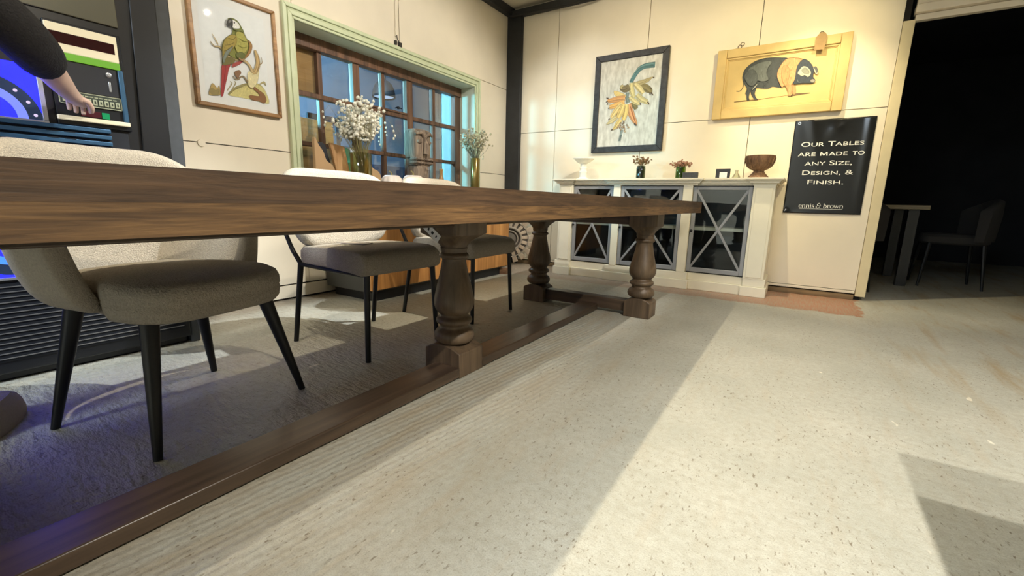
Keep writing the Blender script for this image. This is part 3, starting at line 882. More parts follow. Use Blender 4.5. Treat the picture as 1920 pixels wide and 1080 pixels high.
WY = 4.5
bm = BM()
mk = lambda bm, u0, u1, v0, v1: box(bm, (u0, WY, v0), (u1, WY + 0.02, v1))
panels(bm, [(-3.02, -2.372, 0.075, 1.5), (-3.02, -2.372, 1.5, 2.82), (-2.372, -1.413, 0.075, 1.5), (-2.372, -1.413, 1.5, 2.82),
            (-1.413, -0.465, 0.075, 1.5), (-1.413, -0.465, 1.5, 2.82), (-0.465, 0.462, 0.075, 1.5), (-0.465, 0.462, 1.5, 2.82)], mk)
box(bm, (-3.26, WY + 0.021, 0), (0.50, WY + 0.10, 2.82), 1)
struct('wall_back', bm, [M_wall, M_gap])
# pale batten that closes the panel edge at the opening, and the board over the opening
bm = BM()
box(bm, (0.462, WY - 0.004, 0.03), (0.53, WY + 0.10, 2.09))
struct('trim_opening', bm, mat('pale edge board', c(222, 208, 170), 0.6, var=0.05), bevel=0.003)
bm = BM()
box(bm, (0.525, WY - 0.002, 2.19), (3.6, WY + 0.05, 2.82))
box(bm, (0.52, WY - 0.030, 2.128), (3.6, WY + 0.06, 2.182))
box(bm, (0.528, WY + 0.012, 2.085), (3.6, WY + 0.06, 2.126))
struct('wall_lintel', bm, M_wall, bevel=0.003)
bm = BM()
box(bm, (-0.16, WY - 0.012, 0.0), (0.455, WY + 0.02, 0.042))
box(bm, (-2.9, WY - 0.012, 0.0), (-0.16, WY + 0.02, 0.042))
box(bm, (-2.9, WY - 0.006, 0.052), (0.458, WY + 0.02, 0.073), 1)
struct('baseboard_back', bm, [M_soil, M_wall], bevel=0.003)

bm = BM()
box(bm, (-3.0, 4.455, 0), (-2.81, 4.5, 2.75))
struct('trim_corner', bm, M_black, bevel=0.006)
bm = BM()
box(bm, (-3.0, -4.1, 2.735), (-2.925, 4.5, 2.82))
struct('trim_left', bm, M_black, bevel=0.008)
bm = BM()
box(bm, (-2.95, 4.43, 2.715), (0.5, 4.5, 2.785))
struct('trim_back', bm, M_black, bevel=0.01)

# walls that close the room behind the camera, and the unlit room beyond the opening
bm = BM()
box(bm, (3.5, -4.1, 0), (3.6, 4.5, 2.82))
struct('wall_right', bm, M_wall)
bm = BM()
box(bm, (-3.2, -4.2, 0), (3.6, -4.1, 2.82))
struct('wall_front', bm, M_wall)
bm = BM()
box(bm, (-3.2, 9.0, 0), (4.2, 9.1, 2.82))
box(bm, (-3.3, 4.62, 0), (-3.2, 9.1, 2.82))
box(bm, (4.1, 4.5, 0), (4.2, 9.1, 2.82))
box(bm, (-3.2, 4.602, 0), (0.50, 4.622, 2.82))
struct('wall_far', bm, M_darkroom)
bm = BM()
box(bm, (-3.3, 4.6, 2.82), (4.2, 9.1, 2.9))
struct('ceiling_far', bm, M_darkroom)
# blue store room behind the window
bm = BM()
box(bm, (-6.4, 0.2, 0), (-6.3, 7.0, 2.9))
box(bm, (-6.3, 0.1, 0), (-3.27, 0.2, 2.9))
box(bm, (-6.3, 7.0, 0), (-3.27, 7.1, 2.9))
box(bm, (-6.4, 0.1, 2.9), (-3.27, 7.1, 3.0))
box(bm, (-6.3, 4.75, 0.0), (-6.26, 7.0, 1.30), 1)
struct('wall_store', bm, [M_yard, M_yardlow])
bm = BM()
box(bm, (-3.46, 3.875, 0), (-3.262, 4.03, 2.6))
struct('wall_pier', bm, mat('pier render', c(150, 176, 182), 0.8))

# the window: sash in the recess, lining, sage architrave
bm = BM()
SX0, SX1 = -3.245, -3.20
box(bm, (SX0, WIN_Y0, 1.80), (SX1 + 0.03, WIN_Y1, WIN_Z1))
box(bm, (SX0, WIN_Y0, WIN_Z0), (SX1 + 0.01, WIN_Y1, WIN_Z0 + 0.05))
box(bm, (SX0, WIN_Y0, WIN_Z0), (SX1 + 0.012, WIN_Y0 + 0.06, 1.80))
box(bm, (SX0, 3.775, WIN_Z0), (SX1 + 0.012, WIN_Y1, 1.80))
for y0, y1, q in ((2.19, 2.228, 0), (2.50, 2.565, 0.012), (2.805, 2.84, 0), (3.09, 3.165, 0.012), (3.445, 3.485, 0)):
    box(bm, (SX0 + 0.004, y0, WIN_Z0 + 0.05), (SX1 + q, y1, 1.80))
for z0, z1, q in ((1.462, 1.498, 0.0085), (1.108, 1.140, 0.0065)):
    box(bm, (SX0 + 0.006, WIN_Y0 + 0.05, z0), (SX1 + q, 3.78, z1))
box(bm, (SX0 + 0.006, 2.565, 1.495), (SX1 + 0.02, 3.09, 1.512))
win = struct('window_1', bm, M_sash, bevel=0.004)
bm = BM()
box(bm, (-3.226, WIN_Y0 + 0.03, WIN_Z0 + 0.03), (-3.223, 3.80, 1.82))
obj('glass', bm, M_pane, win)
bm = BM()
lathe(bm, [(0.012, -0.008), (0.014, 0.0), (0.008, 0.012)], (-3.17, 2.965, 1.535), 12)
tube(bm, [(-3.172, 2.93, 1.53), (-3.165, 2.955, 1.542), (-3.165, 3.0, 1.535)], 0.005, 8)
obj('latch', bm, mat('black iron', c(24, 24, 26), 0.5, 0.6), win)
bm = BM()
box(bm, (SX1, WIN_Y1 - 0.001, WIN_Z0), (WX, WIN_Y1 + 0.012, WIN_Z1))
box(bm, (SX1, WIN_Y0 - 0.012, WIN_Z0), (WX, WIN_Y0 + 0.001, WIN_Z1))
box(bm, (SX1, WIN_Y0, WIN_Z1 - 0.001), (WX, WIN_Y1, WIN_Z1 + 0.012))
box(bm, (SX1, WIN_Y0, WIN_Z0 - 0.012), (WX, WIN_Y1, WIN_Z0 + 0.003))
struct('trim_reveal', bm, M_lining)


bm = BM()
AY0, AY1, AZT, AW = 1.806, 3.935, 1.972, 0.085
for s0, s1, t in [(0.0, 0.30, 0.032), (0.30, 0.42, 0.020), (0.42, 0.78, 0.025), (0.78, 1.0, 0.015)]:      # moulded and mitred
    a, b = AW * s0, AW * s1
    ar, br = a * 0.90, b * 0.90
    W3_ = lambda u, v, d: (WX + d, u, v)
    prism(bm, [(AY0 + a, 0.70), (AY0 + b, 0.70), (AY0 + b, AZT - b), (AY0 + a, AZT - a)], W3_, 0, t)
    prism(bm, [(AY0 + a, AZT - a), (AY0 + b, AZT - b), (AY1 - br, AZT - b), (AY1 - ar, AZT - a)], W3_, 0, t)
    prism(bm, [(AY1 - br, 0.70), (AY1 - ar, 0.70), (AY1 - ar, AZT - a), (AY1 - br, AZT - b)], W3_, 0, t)
struct('trim_window', bm, M_sage, bevel=0.004)

# ------------------------------------------------------------------ long oak table
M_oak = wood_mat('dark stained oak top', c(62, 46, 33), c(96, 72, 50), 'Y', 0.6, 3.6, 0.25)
M_oak2 = wood_mat('lighter oak edge', c(78, 57, 37), c(126, 95, 60), 'Y', 0.6, 3.8, 0.25)  # lower half of the table edge, lighter than the board above
M_leg = wood_mat('dark stained oak leg', c(76, 62, 48), c(112, 93, 72), 'Z', 0.45, 0.9, 0.12)
M_str = wood_mat('dark stained oak stretcher', c(60, 48, 38), c(90, 73, 57), 'Y', 0.3, 0.8, 0.05)
M_strx = wood_mat('dark stained oak rail', c(64, 51, 40), c(96, 78, 60), 'X', 0.4, 0.8, 0.08)

TX0, TX1, TY0, TY1 = -1.75, -0.65, -0.85, 3.73
table = thing('refectory_table', 'very long dark oak refectory table on turned baluster legs with a low stretcher', 'table', (-1.2, 1.44, 0))
bm = BM()
box(bm, (TX0, TY0, 0.7185), (TX1, TY1, 0.761))
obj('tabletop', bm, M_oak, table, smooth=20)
bm = BM()
t = 0.06
box(bm, (TX1 - t, TY0, 0.677), (TX1 - 0.0002, TY1 - 0.0006, 0.7185))
box(bm, (TX0 + 0.0006, TY0, 0.677), (TX0 + t, TY1 - 0.0006, 0.7185))
box(bm, (TX0 + t, TY0, 0.677), (TX1 - t, TY0 + t, 0.7185))
box(bm, (TX0 + t, TY1 - t, 0.677), (TX1 - t, TY1 - 0.001, 0.7185))
obj('lower_edge', bm, M_oak2, table, smooth=20)

PROFILE = [(0.060, 0.128), (0.074, 0.132), (0.083, 0.142), (0.087, 0.156), (0.085, 0.170), (0.078, 0.182), (0.066, 0.190), (0.060, 0.198),
           (0.061, 0.206), (0.066, 0.210), (0.075, 0.216), (0.078, 0.224), (0.076, 0.233), (0.068, 0.240), (0.061, 0.246), (0.060, 0.252),
           (0.070, 0.262), (0.080, 0.276), (0.085, 0.292), (0.086, 0.310), (0.083, 0.332), (0.077, 0.358), (0.069, 0.390), (0.061, 0.425),
           (0.054, 0.460), (0.050, 0.484), (0.051, 0.490), (0.058, 0.494), (0.062, 0.500), (0.062, 0.506), (0.057, 0.512), (0.052, 0.516),
           (0.053, 0.524), (0.057, 0.536)]


def turned_leg(x, y, w, d):
    bm = BM()
    lathe(bm, PROFILE, (x, y, 0), 40)
    leg = obj('turned_leg', bm, M_leg, table, smooth=50)
    # foot block: rounded shoulders
    bm = BM()
    hw, hd = w / 2, d / 2
    sh = [(-hw, 0), (hw, 0), (hw, 0.100)]
    for k in range(9):
        a = k / 8
        sh.append((hw - 2 * hw * a, 0.104 + 0.026 * math.sin(math.pi * a) ** 0.8 if 0 < k < 8 else 0.104))
    sh.append((-hw, 0.100))
    prism(bm, sh, lambda u, v, q: (x + u, y + q, v), -hd, hd)
    obj('foot_block', bm, M_leg, table, bevel=0.004)
    # square capital swelling on a concave neck
    bm = BM()
    rings = []
    for k in range(9):
        a = k / 8
        s = 0.052 + (w / 2 - 0.048) * a ** 2.2
        z = 0.530 + 0.062 * a
        e = 1.0 - 0.72 * min(1, a * 1.2)
        rings.append([(x + s * sup(2 * math.pi * q / 32 + 0.001, max(0.12, e))[0], y + s * sup(2 * math.pi * q / 32 + 0.001, max(0.12, e))[1], z) for q in range(32)])
    s = w / 2 + 0.005
    rings.append([(x + s * sup(2 * math.pi * q / 32 + 0.001, 0.12)[0], y + s * sup(2 * math.pi * q / 32 + 0.001, 0.12)[1], 0.596) for q in range(32)])
    rings.append([(x + s * sup(2 * math.pi * q / 32 + 0.001, 0.12)[0], y + s * sup(2 * math.pi * q / 32 + 0.001, 0.12)[1], 0.7185) for q in range(32)])
    loft(bm, rings)
    obj('capital', bm, M_leg, table, smooth=30)


turned_leg(-1.197, 1.41, 0.192, 0.16)
for y in (2.865, -0.045):
    turned_leg(-0.82, y, 0.17, 0.155)
    turned_leg(-1.60, y, 0.17, 0.155)
    bm = BM()
    box(bm, (-1.517, y - 0.04, 0.022), (-0.903, y + 0.045, 0.098))
    obj('cross_rail', bm, M_strx, table, bevel=0.004)
    bm = BM()
    box(bm, (-1.502, y - 0.045, 0.60), (-0.918, y + 0.045, 0.7185))
    obj('bearer', bm, M_strx, table, bevel=0.004)
bm = BM()
box(bm, (-1.232, 0.0, 0.006), (-1.100, 1.331, 0.048))
box(bm, (-1.232, 1.489, 0.006), (-1.100, 2.826, 0.048))
obj('stretcher', bm, M_str, table, bevel=0.005)
bm = BM()
box(bm, (-1.29, 0.0, 0.63), (-1.11, 1.32, 0.7185))
box(bm, (-1.29, 1.51, 0.63), (-1.11, 2.83, 0.7185))
obj('centre_bearer', bm, M_str, table, bevel=0.004)

# price tag hanging from the centre leg's capital
M_tag = mat('white card', c(226, 224, 226), 0.6)
M_ink = mat('black ink', c(30, 30, 34), 0.6)
tg = thing('price_tag', 'white price label taped to the capital of the middle table leg', 'label', (-1.24, 1.306, 0.60))
rot = Matrix.Rotation(math.radians(36), 4, 'Y')
obj('card', bx((-1.305, 1.3065, 0.596), (-1.175, 1.3085, 0.630), rot=rot), M_tag, tg)
bm = BM()
for k, s in enumerate((0.012, 0.009, 0.012, 0.006)):
    u = -0.028 + k * 0.019
    ctr = Vector((-1.240, 1.3062, 0.613)) + rot @ Vector((u * 1.3 + 0.01, 0, 0))
    r = bmesh.ops.create_cube(bm, size=1, matrix=Matrix.Translation(ctr) @ rot @ Matrix.Diagonal((s, 0.0004, 0.011, 1)))
obj('print', bm, M_ink, tg)

# ------------------------------------------------------------------ chairs
M_boucle = mat('cream boucle', c(192, 182, 165), 0.95, var=0.10, vscale=150, bump=0.7, bscale=260, spec=0.1, detail=2)
M_seatcloth = mat('shaded cream boucle', c(176, 167, 152), 0.95, var=0.10, vscale=140, bump=0.8, bscale=200, spec=0.1, detail=2)  # same cream cloth a tone darker, seat shade put into its colour
M_metal = mat('black powder coat', c(20, 21, 24), 0.42, 0.2)


def armchair():
    ch = thing('armchair', 'cream boucle tub armchair with four tapered black legs, nearest chair at the table', 'armchair', (0, 0, 0))
    # tub shell: arms run straight forward, then wrap round the back
    bm = BM()
    path = []
    ax, ay, xc = 0.200, 0.232, -0.115
    for k in range(7):
        path.append((0.035 - (0.035 - xc) * k / 6, -ay))
    for k in range(1, 22):
        a = -math.pi / 2 - math.pi * k / 22
        sx, sy = sup(a, 0.85)
        path.append((xc + ax * sx, ay * sy))
    for k in range(7):
        path.append((xc + (0.035 - xc) * k / 6, ay))
    n = len(path)
    rings = []
    for i, (x, y) in enumerate(path):
        a = Vector(path[max(0, i - 1)])
        b = Vector(path[min(n - 1, i + 1)])
        t = (b - a).normalized()
        out = Vector((-t.y, t.x))
        u = abs(2 * i / (n - 1) - 1)
        zt = 0.885 if u < 0.22 else 0.885 - 0.235 * (0.5 - 0.5 * math.cos(math.pi * min(1, (u - 0.22) / 0.60)))
        zb = 0.392
        th = 0.058
        ring = []
        H = zt - zb
        prof = [(-0.012, 0.0), (0.0, -0.006), (0.03, 0.02), (0.036, 0.08)]
        def pt(off, z):
            q_ = max(0.0, z - zb)
            lean = 0.048 * (1 - math.exp(-q_ / 0.085)) + 0.05 * q_ / 0.48
            slide = 0.0
            if u > 0.72:          # the front edge of each arm rakes back towards its top
                slide = -(u - 0.72) / 0.28 * 0.12 * (z - zb)
            q = Vector((x, y)) + out * (off + lean)
            return (q.x + slide, q.y, z)
        zz = [0.0, 0.08, 0.2, 0.36, 0.6, 0.8, 0.93]
        ring.append(pt(0.012, zb))
        for z in zz[0:]:
            ring.append(pt(0.03 if z > 0 else 0.022, zb + 0.015 + (H - 0.015) * z))
        ring.append(pt(0.022, zt - 0.006))
        ring.append(pt(0.0, zt + 0.004))
        ring.append(pt(-0.022, zt - 0.006))
        for z in reversed(zz):
            ring.append(pt(-0.03 if z > 0 else -0.022, zb + 0.015 + (H - 0.015) * z))
        ring.append(pt(-0.012, zb))
        rings.append(ring)
    loft(bm, rings)
    obj('tub_back', bm, M_boucle, ch, subdiv=1, smooth=180)
    # seat
    bm = BM()
    rings = []
    for z, s in ((0.376, 0.86), (0.380, 0.95), (0.393, 0.985), (0.424, 1.0), (0.431, 0.988), (0.437, 1.003), (0.462, 1.0), (0.478, 0.975), (0.488, 0.91), (0.496, 0.72), (0.501, 0.42), (0.502, 0.15)):
        ring = []
        for q in range(40):
            sx, sy = sup(2 * math.pi * q / 40, 0.55)
            fx = 0.262 * sx * s + 0.0
            zz = z - (0.012 * max(0, (fx - 0.1)) / 0.18)
            ring.append((fx, (0.256 if fx > 0 else 0.215) * sy * s, zz))
        rings.append(ring)
    loft(bm, rings)
    obj('seat', bm, M_seatcloth, ch, smooth=180)
    for sx in (-1, 1):
        for sy in (-1, 1):
            bm = BM()
            tube(bm, [(0.168 * sx - 0.012, 0.185 * sy, 0.388), (0.235 * sx, 0.258 * sy, 0.0)], [0.025, 0.0115], 16)
            obj('leg', bm, M_metal, ch)
    return ch


ac = armchair()
ac.location = (-1.700, 0.596, 0)
ac.rotation_euler = (0, 0, math.radians(13.5))


def dining_chair(label):
    ch = thing('dining_chair', label, 'chair', (0, 0, 0), None)
    # seat: waterfall pad
    bm = BM()
    prof = [(-0.190, 0.412), (-0.16, 0.408), (0.0, 0.406), (0.18, 0.398), (0.252, 0.390), (0.275, 0.396), (0.288, 0.416), (0.288, 0.445), (0.277, 0.472), (0.25, 0.492), (0.20, 0.502), (0.05, 0.505), (-0.10, 0.500), (-0.175, 0.494), (-0.197, 0.475), (-0.200, 0.44)]
    rings = []
    ctr = (0.03, 0.46)
    for y, s in ((-0.240, 0.80), (-0.239, 0.90), (-0.232, 0.965), (-0.215, 0.995), (-0.15, 1.0), (0, 1.0), (0.15, 1.0), (0.215, 0.995), (0.232, 0.965), (0.239, 0.90), (0.240, 0.80)):
        rings.append([(ctr[0] + (x - ctr[0]) * (1 - (1 - s) * 0.35), y, ctr[1] + (z - ctr[1]) * s + (0.004 * (1 - (y / 0.24) ** 2) if z > 0.47 else 0)) for x, z in prof])
    loft(bm, rings)
    obj('seat', bm, M_seatcloth, ch, smooth=180)
    # back: curved pad, narrower at its foot
    bm = BM()
    rings = []
    NU, NV = 16, 12
    def bp(s, h, off):
        hw = 0.252 + 0.05 * min(1, h * 1.5)
        y = hw * s
        z = 0.475 + 0.395 * h
        x = -0.225 - 0.06 * h + 0.085 * abs(s) ** 2.4
        nx = 1.0
        return Vector((x + off * nx, y - off * 0.55 * s, z))
    ring_n = 40
    outline = []
    for q in range(ring_n):
        sx, sy = sup(2 * math.pi * q / ring_n, 0.42)
        outline.append((sx, 0.5 + 0.5 * sy))
    def ring(scale, off):
        return [bp(s * scale, 0.5 + (h - 0.5) * scale, off) for s, h in outline]
    seq = [(0.15, -0.032), (0.5, -0.032), (0.85, -0.031), (0.95, -0.026), (0.985, -0.014), (1.0, 0.0), (0.985, 0.014), (0.95, 0.026), (0.85, 0.031), (0.5, 0.033), (0.15, 0.033)]
    loft(bm, [ring(s, o) for s, o in seq])
    obj('backrest', bm, M_boucle, ch, smooth=180)
    for sy in (-1, 1):
        bm = BM()
        tube(bm, [(0.262, 0.224 * sy, 0.0), (0.252, 0.205 * sy, 0.406)], [0.0120, 0.0140], 10)
        obj('leg', bm, M_metal, ch)
        bm = BM()
        tube(bm, [(-0.275, 0.245 * sy, 0.0), (-0.205, 0.232 * sy, 0.412)], [0.0120, 0.0140], 10)
        obj('leg', bm, M_metal, ch)
        bm = BM()
        tube(bm, [(-0.205, 0.232 * sy, 0.405), (-0.243, 0.247 * sy, 0.47), (-0.275, 0.258 * sy, 0.55)], [0.012, 0.011, 0.010], 10)
        obj('back_stay', bm, M_metal, ch)
        bm = BM()
        tube(bm, [(-0.205, 0.232 * sy, 0.404), (0.0, 0.225 * sy, 0.398), (0.252, 0.205 * sy, 0.392)], 0.0105, 8)
        obj('side_rail', bm, M_metal, ch)
    return ch


dc = dining_chair('cream boucle side chair with thin black legs, beside the tub armchair')
dc['group'] = 'boucle side chairs along the window side'
dc.location = (-1.815, 1.462, 0)
dc.rotation_euler = (0, 0, math.radians(-0.5))
copy_thing(dc, (-1.845, 2.235, 0), math.radians(2.0), 'cream boucle side chair half hidden by the middle table leg, beside the oak sideboard')
tg2 = tag(obj('paper_label', bx((-1.90, 1.36, 0.5100), (-1.74, 1.43, 0.5135), rot=RZ(0.25)), mat('grey card', c(190, 180, 166), 0.7)), 'flat grey card label lying on the seat of the side chair', 'label')

# ------------------------------------------------------------------ the table across the aisle (its corner throws the grey shadow at lower right)
t2 = thing('dining_table', 'plain oak dining table standing across the aisle, behind the camera on the right', 'table', (1.0, -0.2, 0))
bm = BM()
box(bm, (0.592, -1.2, 0.715), (1.75, 1.20, 0.76))
obj('tabletop', bm, M_oak, t2, bevel=0.004)
for sx in (0.72, 1.63):
    for sy in (-1.08, 1.08):
        obj('leg', bx((sx - 0.045, sy - 0.045, 0), (sx + 0.045, sy + 0.045, 0.715)), M_leg, t2, bevel=0.004)

# ------------------------------------------------------------------ jukebox
JX = -2.46
M_jb = mat('black jukebox case', c(24, 25, 28), 0.35, var=0.15, vscale=6)
M_jgrey = mat('charcoal jukebox trim', c(62, 66, 70), 0.5, var=0.12, vscale=30)
M_steel = mat('brushed steel blue trim', c(120, 140, 160), 0.35, 0.8)
M_silver = mat('silver trim', c(200, 204, 210), 0.3, 0.8)
M_louv = mat('blue steel louvre', c(66, 104, 136), 0.35, 0.5)
M_louvd = mat('dark louvre gap', c(12, 18, 28), 0.7)
M_slat = mat('dark grille slat', c(120, 118, 116), 0.5, 0.2)
def glow(name, col, s, base=None):
    return mat(name, base or c(20, 20, 30), 0.25, emit=col, estr=s)
M_gblue = glow('lit blue glass', c(9, 11, 235), 14.0)
M_gpale = glow('lit pale blue ring', c(120, 135, 245), 1.3)
M_gblue2 = glow('lit sky blue stripe', c(60, 120, 255), 2.0)
M_gdark = glow('teal ring', c(44, 60, 92), 0.45, c(30, 44, 60))
M_gcream = glow('lit cream header', c(255, 240, 200), 0.35, c(220, 210, 180))
M_ggreen = glow('lit green strip', c(150, 225, 70), 0.6)
M_dot = glow('lit dot', c(235, 215, 250), 1.0)
M_disp = mat('dark red display', c(52, 16, 20), 0.12)
M_panel = mat('black control panel', c(26, 28, 33), 0.3)
M_ingo = mat('green grey plate', c(64, 72, 62), 0.35)
M_key = mat('pale key', c(176, 180, 150), 0.4)
M_smoke = mat('grey mirror glass', c(120, 118, 104), 0.18, 0.3)

jb = thing('jukebox', 'large black jukebox with glowing blue rings, louvres and a slatted lower grille', 'jukebox', (-2.72, 0.36, 0))
bm = BM()
box(bm, (-2.98, -0.24, 0.035), (JX - 0.012, 0.905, 1.74))
box(bm, (-2.97, -0.22, 0.0), (JX - 0.05, 0.90, 0.035))
obj('case', bm, M_jb, jb, bevel=0.006)
J3 = lambda y, z, d: (JX - 0.012 + d, y, z)
bm = BM()
prism(bm, [(0.905, 0.0), (0.945, 0.0), (0.970, 0.9), (0.975, 1.74), (0.905, 1.74)], J3, -0.45, -0.006)
obj('side_pillar', bm, M_jgrey, jb, bevel=0.008)
bm = BM()
prism(bm, [(0.79, 0.50), (0.905, 0.50), (0.918, 1.74), (0.83, 1.74)], J3, 0, 0.012)
obj('front_stile', bm, M_jb, jb, bevel=0.004)
bm = BM()
box(bm, (JX - 0.012, -0.1, 1.395), (JX - 0.004, 0.775, 1.70))
obj('mirror_panel', bm, M_smoke, jb, bevel=0.003)
bm = BM()
box(bm, (JX - 0.012, -0.2, 1.70), (JX + 0.004, 0.80, 1.735))
obj('mirror_frame', bm, M_jgrey, jb, bevel=0.004)
# ring display, upper and lower half with louvres between
CY = 0.36


def half_ring(bm, r0, r1, cz, up, d, n=40):
    s = 1 if up else -1
    a = [bm.verts.new(Vector(J3(CY + r0 * math.cos(math.pi * k / n), cz + s * r0 * math.sin(math.pi * k / n), d))) for k in range(n + 1)]
    b = [bm.verts.new(Vector(J3(CY + r1 * math.cos(math.pi * k / n), cz + s * r1 * math.sin(math.pi * k / n), d))) for k in range(n + 1)]
    for k in range(n):
        bm.faces.new((a[k], a[k + 1], b[k + 1], b[k]))


for up, cz, z0, z1 in ((True, 0.990, 0.990, 1.185), (False, 0.560, 0.405, 0.560)):
    bm = BM()
    box(bm, (JX - 0.012, 0.10, z0), (JX - 0.006, 0.505, z1))
    obj('lit_panel', bm, M_gblue, jb)
    bm = BM()
    half_ring(bm, 0.108, 0.147, cz, up, 0.0075)
    rg = obj('dark_ring', bm, M_gdark, jb)
    for k in range(9):
        a = math.pi * (k + 0.35) / 8.7
        s = 1 if up else -1
        bm = BM()
        lathe(bm, [(0.0058, 0), (0.005, 0.002)], J3(CY + 0.1285 * math.cos(a), cz + s * 0.1285 * math.sin(a), 0.008), 12, M=Matrix.Rotation(math.pi / 2, 4, 'Y'))
        obj('light_dot', bm, M_dot, rg)
    bm = BM()
    half_ring(bm, 0.080, 0.108, cz, up, 0.0075)
    obj('pale_ring', bm, M_gpale if up else M_gblue2, jb)
for a, b in (((0.505, 0.990), (0.520, 1.19)), ((0.08, 0.978), (0.520, 0.990)), ((0.505, 0.405), (0.520, 0.56)), ((-0.2, 0.395), (0.79, 0.405))):
    obj('silver_edge', bx((JX - 0.012, a[0], a[1]), (JX + 0.004, b[0], b[1])), M_silver, jb, bevel=0.002)
bm = BM()
box(bm, (JX - 0.012, -0.18, 0.56), (JX - 0.008, 0.76, 0.978), 1)
for k in range(16):
    z = 0.585 + k * 0.0255
    box(bm, (JX - 0.010, -0.18, z), (JX + 0.006, 0.70 if k > 3 else 0.60, z + 0.016))
for k in range(3):
    for y in (0.505, 0.555):
        box(bm, (JX + 0.003, y, 0.905 + k * 0.0255), (JX + 0.0075, y + 0.034, 0.909 + k * 0.0255), 1)
obj('louvre', bm, [M_louv, M_louvd], jb, bevel=0.002)
# lower grille
bm = BM()
box(bm, (JX - 0.012, -0.16, 0.085), (JX - 0.006, 0.885, 0.385), 1)
for k in range(15):
    z = 0.095 + k * 0.0195
    box(bm, (JX - 0.008, -0.15, z), (JX - 0.001, 0.875, z + 0.003))
obj('grille', bm, [M_slat, M_louvd], jb)
# control panel
cp = obj('control_panel', bx((JX - 0.012, 0.545, 0.985), (JX + 0.004, 0.772, 1.362)), M_panel, jb, bevel=0.003)
Q = JX + 0.0165
P3 = lambda y, z, d: (JX + 0.004 + d, y, z)
obj('lit_header', bx((JX + 0.004, 0.547, 1.252), (JX + 0.014, 0.757, 1.352)), M_gcream, cp, bevel=0.002)
obj('display', bx((JX + 0.0135, 0.556, 1.282), (JX + 0.0148, 0.746, 1.322)), M_disp, cp)
obj('green_strip', bx((JX + 0.004, 0.549, 1.226), (JX + 0.016, 0.757, 1.2505)), M_ggreen, cp, bevel=0.002)
obj('side_bevel', bx((JX + 0.004, 0.747, 1.02), (JX + 0.016, 0.764, 1.225)), M_louv, cp, bevel=0.003)
obj('coin_plate', bx((JX + 0.004, 0.552, 1.116), (JX + 0.008, 0.742, 1.222)), mat('coin plate', c(44, 46, 52), 0.35), cp)
bm = BM()
lathe(bm, [(0.009, 0), (0.009, 0.003), (0.006, 0.004), (0.006, 0.008)], P3(0.717, 1.199, 0.004), 20, M=Matrix.Rotation(math.pi / 2, 4, 'Y'))
obj('lock', bm, M_silver, cp)
obj('coin_slot', bx((JX + 0.008, 0.713, 1.134), (JX + 0.0105, 0.7205, 1.174)), M_silver, cp, bevel=0.001)
bm = BM()
box(bm, (JX + 0.004, 0.556, 1.064), (JX + 0.009, 0.747, 1.113))
obj('key_plate', bm, M_ingo, cp)
bm = BM()
for a, b in (((0.556, 1.1105), (0.747, 1.1135)), ((0.556, 1.0635), (0.747, 1.0665)), ((0.744, 1.0635), (0.747, 1.1135)), ((0.556, 1.0635), (0.559, 1.1135))):
    box(bm, (JX + 0.009, a[0], a[1]), (JX + 0.0098, b[0], b[1]))
for k in range(11):
    box(bm, (JX + 0.009, 0.575 + k * 0.0145, 1.0995), (JX + 0.0094, 0.575 + k * 0.0145 + 0.011, 1.1035))
obj('plate_border', bm, M_key, cp)
for k in range(10):
    y = 0.566 + k * 0.0178
    kk = obj('key', bx((JX + 0.009, y, 1.0715), (JX + 0.0125, y + 0.0132, 1.0935)), M_key, cp, bevel=0.002)
    obj('key_mark', bx((JX + 0.0124, y + 0.0042, 1.0775), (JX + 0.0129, y + 0.009, 1.0875)), M_ingo, kk)
obj('red_strip', bx((JX + 0.004, 0.615, 1.025), (JX + 0.0085, 0.676, 1.047)), glow('dim red', c(120, 20, 34), 0.35), cp)
obj('green_key', bx((JX + 0.004, 0.679, 1.024), (JX + 0.0095, 0.702, 1.047)), glow('lit green key', c(0, 170, 100), 0.8), cp, bevel=0.001)
obj('ledge', bx((JX + 0.004, 0.543, 1.003), (JX + 0.022, 0.764, 1.019)), M_gcream, cp, bevel=0.002)

# ------------------------------------------------------------------ person at the jukebox
M_skin = mat('skin', c(224, 190, 170), 0.55, var=0.06, vscale=20)
M_jumper = mat('charcoal jumper', c(34, 34, 38), 0.9, var=0.2, vscale=60, bump=0.4, bscale=160)
M_trs = mat('dark trousers', c(40, 44, 54), 0.85, bump=0.3, bscale=200)
M_shoe = mat('grey suede', c(156, 146, 134), 0.9, bump=0.4, bscale=120)
M_hair = mat('brown hair', c(58, 42, 32), 0.7, bump=0.6, bscale=120)
per = thing('person', 'person in a charcoal jumper at the left edge, reaching down to press a jukebox key', 'person', (-1.98, 0.04, 0))


def skinned(name, verts, edges, radii, root, material, parent, subdiv=2):
    me = bpy.data.meshes.new(name)
    off = parent.location
    me.from_pydata([tuple(Vector(v) - off) for v in verts], edges, [])
    o = bpy.data.objects.new(name, me)
    COL.objects.link(o)
    o.parent = parent
    m = o.modifiers.new('skin', 'SKIN')
    m.use_smooth_shade = True
    for i, r in enumerate(radii):
        rr = r if isinstance(r, tuple) else (r, r)
        me.skin_vertices[0].data[i].radius = rr
        me.skin_vertices[0].data[i].use_root = (i == root)
    s = o.modifiers.new('sub', 'SUBSURF')
    s.levels = subdiv
    s.render_levels = subdiv
    me.materials.append(material)
    return o


PV, PE, PR = [], [], []


def chain(start, pts):
    """append joints; returns index of the last"""
    prev = start
    for p, r in pts:
        PV.append(p)
        PR.append(r)
        if prev is not None:
            PE.append((prev, len(PV) - 1))
        prev = len(PV) - 1
    return prev


